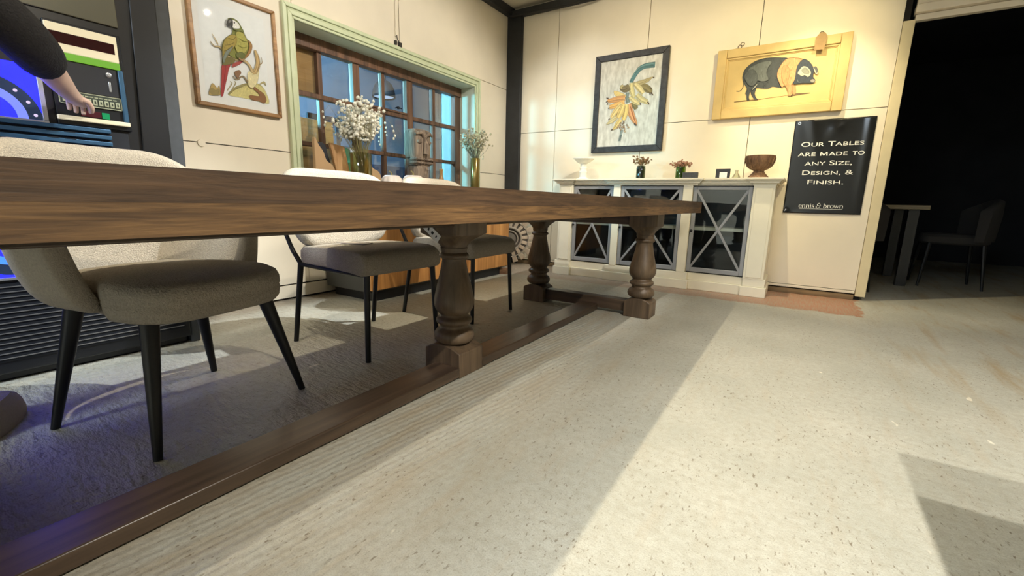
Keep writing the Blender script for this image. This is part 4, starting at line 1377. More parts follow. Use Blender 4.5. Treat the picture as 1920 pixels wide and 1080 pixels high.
X0, Y0 = -1.965, 0.02
pel = chain(None, [((X0, Y0, 0.94), (0.085, 0.070))])
sp = chain(pel, [((X0, Y0, 1.06), (0.100, 0.076)), ((X0 - 0.005, Y0, 1.20), (0.125, 0.095)), ((X0 - 0.01, Y0, 1.34), (0.12, 0.09))])
nk = chain(sp, [((X0 - 0.02, Y0, 1.44), 0.065), ((X0 - 0.035, Y0, 1.51), 0.052)])
chain(nk, [((X0 - 0.055, Y0, 1.565), (0.066, 0.07)), ((X0 - 0.065, Y0 + 0.004, 1.63), (0.076, 0.092)), ((X0 - 0.058, Y0 + 0.006, 1.69), (0.07, 0.086)), ((X0 - 0.055, Y0 + 0.006, 1.728), (0.04, 0.05))])
# right arm to the keys
WR = Vector((-2.335, 0.557, 1.088))
wr = chain(sp, [((X0 - 0.01, Y0 + 0.115, 1.40), 0.058), ((X0 - 0.02, Y0 + 0.19, 1.395), 0.055), ((-2.02, 0.305, 1.30), 0.046), ((-2.055, 0.398, 1.205), 0.042),
                ((-2.13, 0.443, 1.172), 0.047), ((-2.22, 0.492, 1.134), 0.044), ((-2.29, 0.532, 1.106), 0.037), (tuple(WR), (0.033, 0.029))])
hd = chain(wr, [((-2.365, 0.574, 1.082), (0.040, 0.024)), ((-2.392, 0.590, 1.072), (0.044, 0.021)), ((-2.408, 0.600, 1.065), (0.040, 0.018))])
# left arm hanging
chain(sp, [((X0 - 0.01, Y0 - 0.115, 1.40), 0.058), ((X0, Y0 - 0.19, 1.385), 0.053), ((X0 + 0.02, Y0 - 0.225, 1.25), 0.046), ((X0 + 0.02, Y0 - 0.235, 1.12), 0.040),
           ((X0 - 0.01, Y0 - 0.23, 1.0), 0.038), ((X0 - 0.04, Y0 - 0.22, 0.89), 0.028), ((X0 - 0.05, Y0 - 0.215, 0.82), (0.018, 0.036)), ((X0 - 0.055, Y0 - 0.21, 0.775), (0.015, 0.034))])
for s in (1, -1):
    chain(pel, [((X0, Y0 + 0.080 * s, 0.86), 0.062), ((X0 - 0.01, Y0 + 0.10 * s, 0.68), 0.070), ((X0 - 0.015, Y0 + 0.10 * s, 0.49), 0.058), ((X0 + 0.005, Y0 + 0.105 * s, 0.34), 0.056), ((X0 + 0.01, Y0 + 0.11 * s, 0.12), 0.038), ((X0 + 0.0, Y0 + 0.11 * s, 0.055), 0.036)])
body = skinned('body', PV, PE, PR, 0, M_skin, per)
# fingers of the right hand, closing on the keys; index presses
HX = Vector((-2.405, 0.598, 1.066))
fw = Vector((-0.80, 0.30, -0.45)).normalized()
side = Vector((0.35, 0.90, -0.10)).normalized()
dn = fw.cross(side).normalized()
if dn.z > 0:
    dn = -dn
for k, (s, L, curl) in enumerate(((0.030, 0.040, 0.25), (0.011, 0.046, 0.55), (-0.009, 0.043, 0.70), (-0.027, 0.036, 0.85))):
    b0 = HX + side * (s * 0.9) - fw * 0.015
    p1 = HX + side * s + fw * 0.008
    d1 = (fw + dn * curl).normalized()
    d2 = (fw * 0.7 + dn * (curl + 0.7)).normalized()
    p2 = p1 + d1 * L * 0.5
    p3 = p2 + d2 * L * 0.38
    for p in (p1, p2, p3):
        p.x = max(p.x, -2.437)
    skinned('finger', [b0, p1, p2, p3], [(0, 1), (1, 2), (2, 3)], [0.0095, 0.0092, 0.0085, 0.007], 0, M_skin, per)
b0 = Vector((-2.358, 0.570, 1.078)) + side * 0.015
skinned('thumb', [b0, b0 + side * 0.028 + fw * 0.012, b0 + side * 0.036 + fw * 0.036 + dn * 0.01, b0 + side * 0.032 + fw * 0.058 + dn * 0.018], [(0, 1), (1, 2), (2, 3)], [0.013, 0.012, 0.010, 0.008], 0, M_skin, per)
for k, s in enumerate((0.016, 0.005, -0.006, -0.016)):
    b0 = Vector((X0 - 0.055, Y0 - 0.21, 0.775)) + Vector((-s * 1.6, 0, 0))
    skinned('finger', [b0 + Vector((0, 0, 0.02)), b0 + Vector((-0.006, 0.004, -0.03)), b0 + Vector((-0.006, 0.016, -0.055 - 0.006 * (k in (1, 2))))], [(0, 1), (1, 2)], [0.009, 0.0088, 0.007], 0, M_skin, per)
# face
bm = BM()
fx, fy, fz = X0 - 0.065, Y0 + 0.004, 1.63
lathe(bm, [(0.011, -0.012), (0.014, 0.0), (0.008, 0.012)], (fx - 0.094, fy, fz - 0.012), 10)
obj('nose', bm, M_skin, per, subdiv=1)
for s in (1, -1):
    bm = BM()
    bmesh.ops.create_uvsphere(bm, u_segments=12, v_segments=8, radius=0.011, matrix=Matrix.Translation((fx - 0.074, fy + 0.031 * s, fz + 0.012)))
    obj('eye', bm, mat('eye', c(225, 222, 216), 0.2), per)
    bm = BM()
    bmesh.ops.create_uvsphere(bm, u_segments=12, v_segments=8, radius=0.5, matrix=Matrix.Translation((fx + 0.005, fy + 0.074 * s, fz - 0.002)) @ Matrix.Diagonal((0.034, 0.018, 0.058, 1)))
    obj('ear', bm, M_skin, per)
obj('mouth', bx((fx - 0.082, fy - 0.022, fz - 0.052), (fx - 0.070, fy + 0.022, fz - 0.042)), mat('lips', c(170, 104, 96), 0.5), per, bevel=0.004)
bm = BM()
bmesh.ops.create_uvsphere(bm, u_segments=24, v_segments=16, radius=1.0, matrix=Matrix.Translation((fx + 0.022, fy, fz + 0.045)) @ Matrix.Diagonal((0.094, 0.088, 0.088, 1)))
obj('hair', bm, M_hair, per)
# jumper: torso and sleeves, pushed up the right forearm
JV = [(X0, Y0, 0.80), (X0, Y0, 1.00), (X0 - 0.005, Y0, 1.20), (X0 - 0.01, Y0, 1.34), (X0 - 0.022, Y0, 1.475),
      (X0 - 0.01, Y0 + 0.115, 1.40), (X0 - 0.02, Y0 + 0.195, 1.39), (-2.02, 0.305, 1.295), (-2.058, 0.398, 1.20), (-2.12, 0.438, 1.176), (-2.175, 0.468, 1.152), (-2.205, 0.484, 1.140),
      (X0 - 0.01, Y0 - 0.115, 1.40), (X0, Y0 - 0.19, 1.38), (X0 + 0.02, Y0 - 0.225, 1.25), (X0 + 0.02, Y0 - 0.235, 1.12), (X0 - 0.01, Y0 - 0.23, 1.0), (X0 - 0.035, Y0 - 0.222, 0.915)]
JE = [(0, 1), (1, 2), (2, 3), (3, 4), (3, 5), (5, 6), (6, 7), (7, 8), (8, 9), (9, 10), (10, 11), (3, 12), (12, 13), (13, 14), (14, 15), (15, 16), (16, 17)]
JR = [(0.195, 0.160), (0.172, 0.142), (0.155, 0.125), (0.150, 0.118), 0.088, 0.078, 0.074, 0.066, 0.078, 0.074, 0.068, 0.058,
      0.078, 0.074, 0.062, 0.056, 0.052, 0.046]
skinned('jumper', JV, JE, JR, 0, M_jumper, per)
TV, TE, TR = [(X0, Y0, 0.95)], [], [(0.135, 0.115)]
for s in (1, -1):
    i = len(TV)
    TV += [(X0, Y0 + 0.095 * s, 0.86), (X0 - 0.01, Y0 + 0.10 * s, 0.68), (X0 - 0.015, Y0 + 0.10 * s, 0.49), (X0 + 0.005, Y0 + 0.105 * s, 0.34), (X0 + 0.008, Y0 + 0.11 * s, 0.11)]
    TR += [0.098, 0.088, 0.068, 0.066, 0.062]
    TE += [(0, i), (i, i + 1), (i + 1, i + 2), (i + 2, i + 3), (i + 3, i + 4)]
skinned('trousers', TV, TE, TR, 0, M_trs, per)
for s, yaw in ((1, -0.42), (-1, 0.1)):
    bm = BM()
    rings = []
    for z, k, f in ((0.0, 0.94, 1.0), (0.012, 1.0, 1.0), (0.03, 1.0, 1.0), (0.055, 0.92, 0.93), (0.078, 0.80, 0.78), (0.095, 0.66, 0.52)):
        ring = []
        for q in range(28):
            sx, sy = sup(2 * math.pi * q / 28, 0.75)
            lx = 0.135 * sx * (f if sx > 0 else k) + 0.055
            wv = 0.052 * sy * k * (1.0 + 0.12 * sx)
            p = Matrix.Rotation(math.pi + yaw, 3, 'Z') @ Vector((lx, wv, z))
            ring.append((X0 - 0.0 + p.x, Y0 + 0.115 * s + (0.03 if s > 0 else 0) + p.y, z + 0.001))
        rings.append(ring)
    loft(bm, rings)
    obj('shoe', bm, M_shoe, per, smooth=50)

# ------------------------------------------------------------------ oak sideboard under the window
M_oakl = wood_mat('honey oak veneer', c(168, 112, 56), c(216, 158, 92), 'Z', 0.5, 0.6, 0.1)
M_sbg = mat('dark grey lacquer', c(72, 72, 68), 0.5)
SBZ = 0.78
sb = thing('sideboard', 'low oak sideboard with a dark grey case and black plinth, under the window', 'sideboard', (-2.72, 2.88, 0))
bm = BM()
box(bm, (-2.955, 2.0, 0.072), (-2.475, 3.752, SBZ))
obj('case', bm, M_sbg, sb, bevel=0.003)
for k in range(3):
    y0 = 2.006 + k * 0.5805
    d = obj('door', bx((-2.475, y0, 0.085), (-2.455, y0 + 0.576, SBZ - 0.025)), M_oakl, sb, bevel=0.002)
    obj('finger_pull', bx((-2.4551, y0 + 0.25, SBZ - 0.05), (-2.449, y0 + 0.33, SBZ - 0.043)), M_metal, d)
obj('plinth', bx((-2.93, 2.05, 0.0), (-2.49, 3.64, 0.073)), M_jb, sb)
tag(obj('wood_block', bx((-2.56, 3.66, 0.0), (-2.44, 3.74, 0.055), rot=RZ(0.3)), wood_mat('rough block', c(120, 86, 58), c(170, 130, 96), 'X', 0.8)), 'small rough timber block on the floor at the end of the sideboard', 'wood block')

# things standing along the sideboard, in front of the window
M_olive = glass_mat('olive glass', (0.80, 0.78, 0.55), 0.15, 0.05, 0.97)
M_stem = mat('dry stem', c(150, 140, 92), 0.8)
M_bud = mat('dried white flower', c(244, 240, 224), 0.85)
M_budg = mat('dried beige flower', c(196, 186, 150), 0.85)


def vase(name, label, x, y, r, h, mt, z0=SBZ):
    bm = BM()
    t = min(0.006, r * 0.15)
    lathe(bm, [(0.001, 0), (r * 0.96, 0), (r, 0.006), (r, h - 0.004), (r - t / 2, h), (r - t, h - 0.004), (r - t, 0.012), (0.001, 0.012)], (x, y, z0 + 0.0008), 32)
    return tag(obj(name, bm, mt), label, 'vase')


def bouquet(label, x, y, zb, zrim, rv, ztop, spread, n, nb, budmat, seed, stem_mat=None, size=0.011, drop=0):
    rd = random.Random(seed)
    t = thing('dried_flower_bunch', label, 'flowers', (x, y, zb))
    st, bl = BM(), BM()
    for k in range(n):
        a = rd.uniform(0, 2 * math.pi)
        rr = math.sqrt(rd.random())
        base = Vector((x + rv * 0.7 * rr * math.cos(a + 2.2), y + rv * 0.7 * rr * math.sin(a + 2.2), zb + 0.01))
        rim = Vector((x + rv * 0.75 * rr * math.cos(a), y + rv * 0.75 * rr * math.sin(a), zrim))
        top = Vector((x + spread * rr * math.cos(a), y + spread * rr * math.sin(a), zrim + (ztop - zrim) * rd.uniform(0.55, 1.0) * (1 - 0.25 * rr)))
        mid = rim.lerp(top, 0.5) + Vector((rd.uniform(-1, 1), rd.uniform(-1, 1), 0)) * 0.015
        tube(st, [base, rim, mid, top], [0.0016, 0.0016, 0.0012, 0.0009], 4)
        for j in range(nb):
            f = rd.uniform(0.42, 1.0) if j else 1.0
            p = (rim.lerp(mid, f * 2) if f < 0.5 else mid.lerp(top, f * 2 - 1))
            q = p + Vector((rd.uniform(-1, 1), rd.uniform(-1, 1), rd.uniform(-0.4, 0.8))) * 0.03
            tube(st, [p, q], [0.0008, 0.0006], 3)
            s = size * rd.uniform(0.6, 1.25)
            M = Matrix.Translation(q) @ Matrix.Rotation(rd.uniform(0, 3), 4, Vector((rd.random(), rd.random(), 1)).normalized()) @ Matrix.Diagonal((s, s * 0.85, s * 1.1, 1))
            bmesh.ops.create_icosphere(bl, subdivisions=1, radius=1.0, matrix=M)
    for k in range(drop):      # trailing stems with small bells
        a = rd.uniform(0, 2 * math.pi)
        p0 = Vector((x, y, zrim))
        p1 = Vector((x + spread * 1.0 * math.cos(a), y + spread * 1.25 * math.sin(a), zrim + (ztop - zrim) * rd.uniform(0.5, 0.8)))
        p2 = p1 + Vector((0.02 * math.cos(a), 0.05 * math.sin(a), -0.05))
        p3 = p2 + Vector((0, 0.012, -0.09))
        tube(st, [p0, p1, p2, p3], [0.0014, 0.0011, 0.0009, 0.0007], 4)
        for w in (0, 0.4, 0.75, 1.0):
            q = p2.lerp(p3, w)
            s = size * rd.uniform(0.6, 0.95)
            bmesh.ops.create_icosphere(bl, subdivisions=1, radius=1.0, matrix=Matrix.Translation(q + Vector((0, rd.uniform(-.01, .01), 0))) @ Matrix.Diagonal((s, s * 0.8, s * 1.2, 1)))
    obj('stems', st, stem_mat or M_stem, t, smooth=180)
    obj('blossoms', bl, budmat, t, smooth=60)
    return t


vase('glass_vase', 'olive glass cylinder vase holding the big white flower bunch', -2.80, 2.235, 0.078, 0.275, M_olive)
bouquet('big bunch of dried white bell flowers in the olive glass vase', -2.80, 2.235, SBZ + 0.013, SBZ + 0.275, 0.07, 1.475, 0.175, 80, 9, M_bud, 11, size=0.0122, drop=7)
vase('slim_vase', 'slim brass coloured vase at the right end of the sideboard', -2.73, 3.535, 0.046, 0.355, mat('brassy glass', c(124, 104, 52), 0.2, 0.5))
bouquet('loose bunch of dried grey beige flowers in the slim vase', -2.73, 3.535, SBZ + 0.013, SBZ + 0.355, 0.04, 1.43, 0.15, 60, 4, M_budg, 23, mat('grey stem', c(120, 114, 92), 0.85), size=0.010, drop=2)

# carved figure
M_carve = wood_mat('weathered carving', c(96, 80, 68), c(176, 156, 134), 'Z', 0.8, 1.6, 0.9)
fg = thing('carved_figure', 'weathered carved wooden head post standing before the window', 'carving', (-2.86, 2.885, SBZ))
bm = BM()
fxc, fyc = -2.86, 2.885
rings = []
for z, rx, ry in ((0.0, 0.075, 0.088), (0.05, 0.078, 0.092), (0.20, 0.074, 0.088), (0.235, 0.066, 0.078)):
    rings.append([(fxc + rx * sup(2 * math.pi * q / 24, 0.7)[0], fyc + ry * sup(2 * math.pi * q / 24, 0.7)[1], SBZ + z + 0.0006) for q in range(24)])
loft(bm, rings)
obj('plinth_block', bm, M_carve, fg, bevel=0.004)
bm = BM()
for k in range(7):
    y = fyc - 0.088 + k * 0.0293
    for row, z in enumerate((0.242, 0.272)):
        M = Matrix.Translation((fxc + 0.045, y, SBZ + z + 0.016)) @ Matrix.Diagonal((0.052, 0.018, 0.017, 1))
        bmesh.ops.create_icosphere(bm, subdivisions=2, radius=1.0, matrix=M)
box(bm, (fxc - 0.06, fyc - 0.085, SBZ + 0.235), (fxc + 0.06, fyc + 0.085, SBZ + 0.300))
obj('teeth', bm, M_carve, fg, smooth=50)
bm = BM()
rings = []
for z, rx, ry in ((0.296, 0.080, 0.098), (0.33, 0.084, 0.104), (0.42, 0.086, 0.108), (0.50, 0.082, 0.106), (0.535, 0.07, 0.09)):
    rings.append([(fxc + rx * sup(2 * math.pi * q / 24, 0.6)[0], fyc + ry * sup(2 * math.pi * q / 24, 0.6)[1], SBZ + z) for q in range(24)])
loft(bm, rings)
obj('head', bm, M_carve, fg, bevel=0.006)
for s in (-1, 1):
    bm = BM()
    tube(bm, [(fxc + 0.08, fyc + 0.012 * s, SBZ + 0.47), (fxc + 0.096, fyc + 0.045 * s, SBZ + 0.505), (fxc + 0.075, fyc + 0.10 * s, SBZ + 0.49)], [0.014, 0.018, 0.010], 8)
    obj('brow', bm, M_carve, fg, smooth=60)
    bm = BM()
    bmesh.ops.create_icosphere(bm, subdivisions=2, radius=1.0, matrix=Matrix.Translation((fxc + 0.08, fyc + 0.055 * s, SBZ + 0.43)) @ Matrix.Diagonal((0.018, 0.028, 0.02, 1)))
    obj('eye', bm, M_carve, fg, smooth=60)
bm = BM()
tube(bm, [(fxc + 0.085, fyc, SBZ + 0.47), (fxc + 0.108, fyc, SBZ + 0.40), (fxc + 0.10, fyc, SBZ + 0.33)], [0.012, 0.022, 0.028], 8)
obj('nose', bm, M_carve, fg, smooth=60)
bm = BM()
tube(bm, [(fxc + 0.07, fyc + 0.03, SBZ + 0.20), (fxc + 0.085, fyc - 0.01, SBZ + 0.12), (fxc + 0.08, fyc - 0.03, SBZ + 0.02)], [0.016, 0.02, 0.018], 8)
obj('carved_arm', bm, M_carve, fg, smooth=60)

# leaning boards and cut-outs at the left end of the window
M_brd = wood_mat('tan board', c(172, 128, 82), c(206, 166, 116), 'Z', 0.7, 0.7, 0.1)
M_pale = mat('pale tan board', c(190, 156, 116), 0.75, var=0.06, vscale=6)
S3 = lambda x, lean=0.0: (lambda u, v, d: (x + d - lean * (v - SBZ), u, v))
bm = BM()
prism(bm, [(2.105, SBZ + 0.001), (2.215, SBZ + 0.001), (2.175, 1.10), (2.055, 1.115)], S3(-2.885, 0.1), -0.012, 0.012)
tag(obj('wooden_board', bm, M_brd, bevel=0.002), 'striped tan chopping board leaning left of the olive vase', 'board')
bm = BM()
prism(bm, [(2.222, SBZ + 0.001), (2.262, SBZ + 0.001), (2.25, 1.09), (2.185, 1.105)], S3(-2.925, 0.08), -0.006, 0.006)
tag(obj('glass_offcut', bm, glass_mat('teal glass', (0.25, 0.80, 0.68), 0.15, 0.1)), 'sliver of teal glass behind the chopping board', 'glass')
bm = BM()
prism(bm, smooth_closed([(1.905, SBZ + 0.001), (2.05, SBZ + 0.001), (2.055, 0.90), (2.03, 0.955), (1.985, 0.985), (1.965, 1.04), (1.93, 1.085), (1.90, 1.13), (1.898, 0.95)], 3), S3(-2.87), -0.015, 0.015)
tag(obj('wooden_cutout', bm, M_pale, bevel=0.003), 'pale tan curved wooden cut-out against the left end of the window', 'cut-out')
bm = BM()
prism(bm, smooth_closed([(1.97, SBZ + 0.001), (2.10, SBZ + 0.001), (2.105, 0.915), (2.085, 0.965), (2.06, 1.03), (2.045, 1.10), (1.985, 1.115), (1.965, 1.07), (1.97, 0.95)], 3), S3(-2.955), -0.012, 0.010)
tag(obj('black_cutout', bm, mat('black board', c(40, 42, 48), 0.6), bevel=0.003), 'black curved cut-out between the two tan boards', 'cut-out')
bm = BM()
prism(bm, smooth_closed([(2.32, SBZ + 0.002), (2.50, SBZ + 0.002), (2.50, 0.90), (2.47, 0.945), (2.42, 0.965), (2.385, 1.02), (2.345, 1.055), (2.31, 1.07), (2.30, 0.95)], 3), S3(-2.905), -0.014, 0.014)
tag(obj('wooden_cutout', bm, M_pale, bevel=0.003), 'pale tan scalloped wooden cut-out behind the olive vase', 'cut-out')
bm = BM()
lathe(bm, [(0.002, 0.012), (0.09, 0.012), (0.118, -0.004), (0.121, 0.004), (0.09, 0.02), (0.002, 0.02)], (-3.06, 2.315, 1.005), 40, M=Matrix.Rotation(math.pi / 2 - 0.12, 4, 'Y'))
tag(obj('plate', bm, mat('pale blue white glaze', c(206, 222, 240), 0.3)), 'pale blue white round plate propped on the sill behind the board', 'plate')
bm = BM()
lathe(bm, [(0.001, 0), (0.060, 0), (0.064, 0.012), (0.060, 0.06), (0.044, 0.105), (0.024, 0.145), (0.017, 0.175), (0.016, 0.215), (0.019, 0.222), (0.019, 0.236), (0.013, 0.238), (0.012, 0.21), (0.001, 0.20)], (-2.93, 3.265, SBZ + 0.0008), 28)
tag(obj('stoneware_bottle', bm, mat('tan stoneware', c(186, 140, 84), 0.35, var=0.15, vscale=20)), 'small tan stoneware bottle right of the carved figure', 'bottle')
# white pumpkins
M_pump = mat('pale pumpkin', c(240, 226, 214), 0.5, var=0.05, vscale=10)


def pumpkin(label, x, y, r):
    t = thing('pumpkin', label, 'pumpkin', (x, y, SBZ), None)
    bm = BM()
    N = 48
    rings = []
    for k in range(13):
        ph = -math.pi / 2 + math.pi * (k + 0.35) / 12.7
        ring = []
        for q in range(N):
            a = 2 * math.pi * q / N
            lob = 1 - 0.10 * abs(math.cos(a * 5)) ** 6
            rr = r * math.cos(ph) ** 0.8 * lob
            ring.append((x + rr * math.cos(a), y + rr * math.sin(a), SBZ + r * 0.80 + 0.001 + r * 0.80 * math.sin(ph) - 0.012 * (k > 10)))
        rings.append(ring)
    loft(bm, rings)
    obj('fruit', bm, M_pump, t, smooth=60)
    bm = BM()
    tube(bm, [(x, y, SBZ + r * 1.45), (x + 0.004, y - 0.006, SBZ + r * 1.72), (x + 0.006, y - 0.03, SBZ + r * 1.86)], [0.007, 0.005, 0.004], 8)
    obj('stalk', bm, M_stem, t)
    return t


pumpkin('pale ribbed pumpkin ornament left of the carved figure', -2.70, 2.440, 0.085)
pumpkin('pale ribbed pumpkin ornament just in front of the carved figure', -2.66, 2.630, 0.092)

# things beyond the glass; pendant and frame stand in for reflections in it
M_crate = wood_mat('crate ply', c(150, 116, 66), c(196, 158, 98), 'Y', 0.7, 0.5, 0.1)
bm = BM()
box(bm, (-3.70, 1.9, 0.0), (-3.34, 2.40, 1.335))
tag(obj('packing_crate', bm, M_crate, bevel=0.004), 'tan plywood crate standing behind the lower left panes', 'crate')
tag(obj('plywood_sheet', bx((-3.275, 1.72, 1.49), (-3.255, 2.205, 1.90)), M_crate), 'plywood sheet covering the top left pane from outside', 'board')
pd = thing('reflected_pendant', 'grey dome pendant lamp beyond the window, standing in for a reflection in the glass', 'lamp', (-4.9, 4.33, 2.06))
bm = BM()
lathe(bm, [(0.15, 0.0), (0.148, 0.05), (0.135, 0.11), (0.11, 0.165), (0.07, 0.205), (0.03, 0.22), (0.028, 0.27), (0.002, 0.275)], (-4.9, 4.33, 2.06), 32, cap=False)
obj('reflected_lampshade', bm, mat('reflected grey enamel', c(36, 42, 46), 0.5), pd, solid=0.003)
bm = BM()
tube(bm, [(-4.9, 4.33, 2.33), (-4.9, 4.33, 2.9)], 0.004, 8)
obj('reflected_cord', bm, M_metal, pd)
bm = BM()
lathe(bm, [(0.002, 0.0), (0.13, 0.0), (0.13, 0.008), (0.002, 0.008)], (-4.9, 4.33, 2.075), 32)
obj('reflected_diffuser', bm, glow('reflected lamp glow', c(190, 220, 255), 0.8), pd)
fr = thing('reflected_frame', 'dark frame beyond the window, standing in for a reflected picture frame', 'mirror', (-4.3, 2.95, 0.0))
bm = BM()
for a, b in (((2.78, 1.02), (2.83, 1.56)), ((3.10, 1.02), (3.15, 1.56)), ((2.78, 1.51), (3.15, 1.56)), ((2.78, 1.02), (3.15, 1.07))):
    box(bm, (-4.3, a[0], a[1]), (-4.27, b[0], b[1]))
box(bm, (-4.3, 2.80, 0.0), (-4.28, 2.83, 1.02))
box(bm, (-4.3, 3.10, 0.0), (-4.28, 3.13, 1.02))
obj('frame', bm, mat('reflected grey brown border', c(64, 66, 78), 0.6), fr)
obj('mirror', bx((-4.296, 2.82, 1.06), (-4.29, 3.12, 1.53)), mat('reflected picture face', c(150, 176, 206), 0.2, 0.6), fr)  # pale face of the reflected picture, not an object in the room

# ------------------------------------------------------------------ glazed breakfront cabinet
M_cab = mat('cream cabinet paint', c(240, 233, 210), 0.5, var=0.05, vscale=5, bump=0.04, bscale=50)
M_cabd = mat('grey door paint', c(150, 152, 156), 0.5, var=0.06, vscale=12)
M_cabin = mat('dark cabinet inside', c(44, 47, 48), 0.7)
M_shelf = mat('pale shelf', c(214, 208, 190), 0.6)
M_cglass = glass_mat('cabinet glass', (0.9, 0.94, 0.95), refl=0.08)
cab = thing('display_cabinet', 'cream breakfront cabinet with three grey crossed glass doors against the back wall', 'cabinet', (-1.125, 4.28, 0))
XL, XR = -2.075, -0.175
YF, YR, YW = 4.068, 4.098, 4.485
XB = [-2.068, -1.922, -1.50, -1.432, -0.872, -0.795, -0.335, -0.182]
ZT = 0.885
bm = BM()
box(bm, (XL + 0.01, YW - 0.012, 0.02), (XR - 0.01, YW, 0.93))
box(bm, (XL + 0.01, YR + 0.02, 0.15), (XL + 0.03, YW - 0.012, 0.93))
box(bm, (XR - 0.03, YR + 0.02, 0.15), (XR - 0.01, YW - 0.012, 0.93))
box(bm, (XL + 0.03, YR + 0.03, 0.145), (XR - 0.03, YW - 0.012, 0.16), 1)
box(bm, (XL + 0.03, YW - 0.014, 0.16), (XR - 0.03, YW - 0.011, 0.90), 1)
for x in (-1.47, -0.83):
    box(bm, (x - 0.01, YR + 0.03, 0.16), (x + 0.01, YW - 0.013, 0.90), 1)
box(bm, (XL + 0.03, YR + 0.03, 0.895), (XR - 0.03, YW - 0.013, 0.905), 1)
box(bm, (XL + 0.0295, YR + 0.03, 0.16), (XL + 0.0315, YW - 0.013, 0.90), 1)
box(bm, (XR - 0.0315, YR + 0.03, 0.16), (XR - 0.0295, YW - 0.013, 0.90), 1)
obj('carcass', bm, [M_cab, M_cabin], cab)


def pilaster(x0, x1, yf):
    bm = BM()
    box(bm, (x0, yf, 0.145), (x1, YR + 0.03, ZT + 0.02))
    if x1 - x0 > 0.1:
        box(bm, (x0 + 0.018, yf - 0.006, 0.16), (x1 - 0.018, yf, ZT))
    obj('pilaster', bm, M_cab, cab, bevel=0.003)


pilaster(XB[0], XB[1], YF + 0.004)
pilaster(XB[2], XB[3], YF + 0.004)
pilaster(XB[4], XB[5], YF + 0.004)
pilaster(XB[6], XB[7], YF + 0.004)
# stepped plinth and cornice, broken forward at the ends and the middle bay
segs = [(-2.105, -1.915, 1), (-1.915, -1.56, 0), (-1.56, -0.762, 1), (-0.762, -0.345, 0), (-0.345, -0.155, 1)]
bm = BM()
for x0, x1, f in segs:
    o_ = 0.0 if f else 0.032
    box(bm, (x0, YF - 0.006 + o_, 0.0), (x1, YW - 0.02, 0.082))
    box(bm, (x0 + (0.012 if f else -0.012), YF + 0.006 + o_, 0.082), (x1 - (0.012 if f else -0.012), YW - 0.02, 0.148))
obj('plinth', bm, M_cab, cab, bevel=0.004)
bm = BM()
csegs = [(-2.075, -1.93, 1), (-1.93, -1.545, 0), (-1.545, -0.755, 1), (-0.755, -0.345, 0), (-0.345, -0.178, 1)]
for x0, x1, f in csegs:
    o_ = 0.0 if f else 0.032
    box(bm, (x0, YF + 0.008 + o_, 0.900), (x1, YW - 0.013, 0.925))
    for z0, z1, k in ((0.918, 0.930, 0.018), (0.930, 0.938, 0.026), (0.938, 0.946, 0.036), (0.946, 0.961, 0.048)):
        kx = k if f else 0
        box(bm, (x0 - kx, YF - k + o_, z0), (x1 + kx, YW - 0.002 if z1 > 0.95 else YW - 0.013, z1))
obj('cornice', bm, M_cab, cab, bevel=0.002)
bm = BM()
box(bm, (XL + 0.033, YR + 0.05, 0.522), (-1.481, YW - 0.015, 0.548))
box(bm, (-1.459, YR + 0.05, 0.522), (-0.841, YW - 0.015, 0.548))
box(bm, (-0.819, YR + 0.05, 0.522), (XR - 0.033, YW - 0.015, 0.548))
obj('shelf', bm, M_shelf, cab)


def cab_door(x0, x1, y):
    z0, z1 = 0.158, 0.893
    fw = 0.032
    fr = BM()
    for a, b in (((x0, z0), (x0 + fw, z1)), ((x1 - fw, z0), (x1, z1)), ((x0 + fw, z1 - 0.028), (x1 - fw, z1)), ((x0 + fw, z0), (x1 - fw, z0 + 0.038))):
        box(fr, (a[0], y, a[1]), (b[0], y + 0.022, b[1]))
    d = obj('door', fr, M_cabd, cab, bevel=0.003)
    ix0, ix1, iz0, iz1 = x0 + fw - 0.004, x1 - fw + 0.004, z0 + 0.034, z1 - 0.024
    L = math.hypot(ix1 - ix0, iz1 - iz0)
    an = math.atan2(iz1 - iz0, ix1 - ix0)
    bm = BM()
    for s in (1, -1):
        M = Matrix.Translation(((ix0 + ix1) / 2, y + 0.008 + 0.001 * s, (iz0 + iz1) / 2)) @ Matrix.Rotation(-an * s, 4, 'Y') @ Matrix.Diagonal((L - 0.012, 0.010, 0.019, 1))
        bmesh.ops.create_cube(bm, size=1, matrix=M)
    obj('crossed_bars', bm, M_cabd, d, bevel=0.002)
    bm = BM()
    box(bm, (x0 + fw - 0.006, y + 0.014, z0 + 0.03), (x1 - fw + 0.006, y + 0.017, z1 - 0.02))
    obj('pane', bm, M_cglass, d)
    bm = BM()
    lathe(bm, [(0.004, 0.0), (0.004, 0.010), (0.011, 0.014), (0.012, 0.022), (0.006, 0.027)], (x0 + 0.016, y, 0.517), 14, M=Matrix.Rotation(math.pi / 2, 4, 'X'))
    obj('knob', bm, M_metal, d)


cab_door(-1.919, -1.503, YR)
cab_door(-1.429, -0.875, YF + 0.014)
cab_door(-0.792, -0.338, YR)

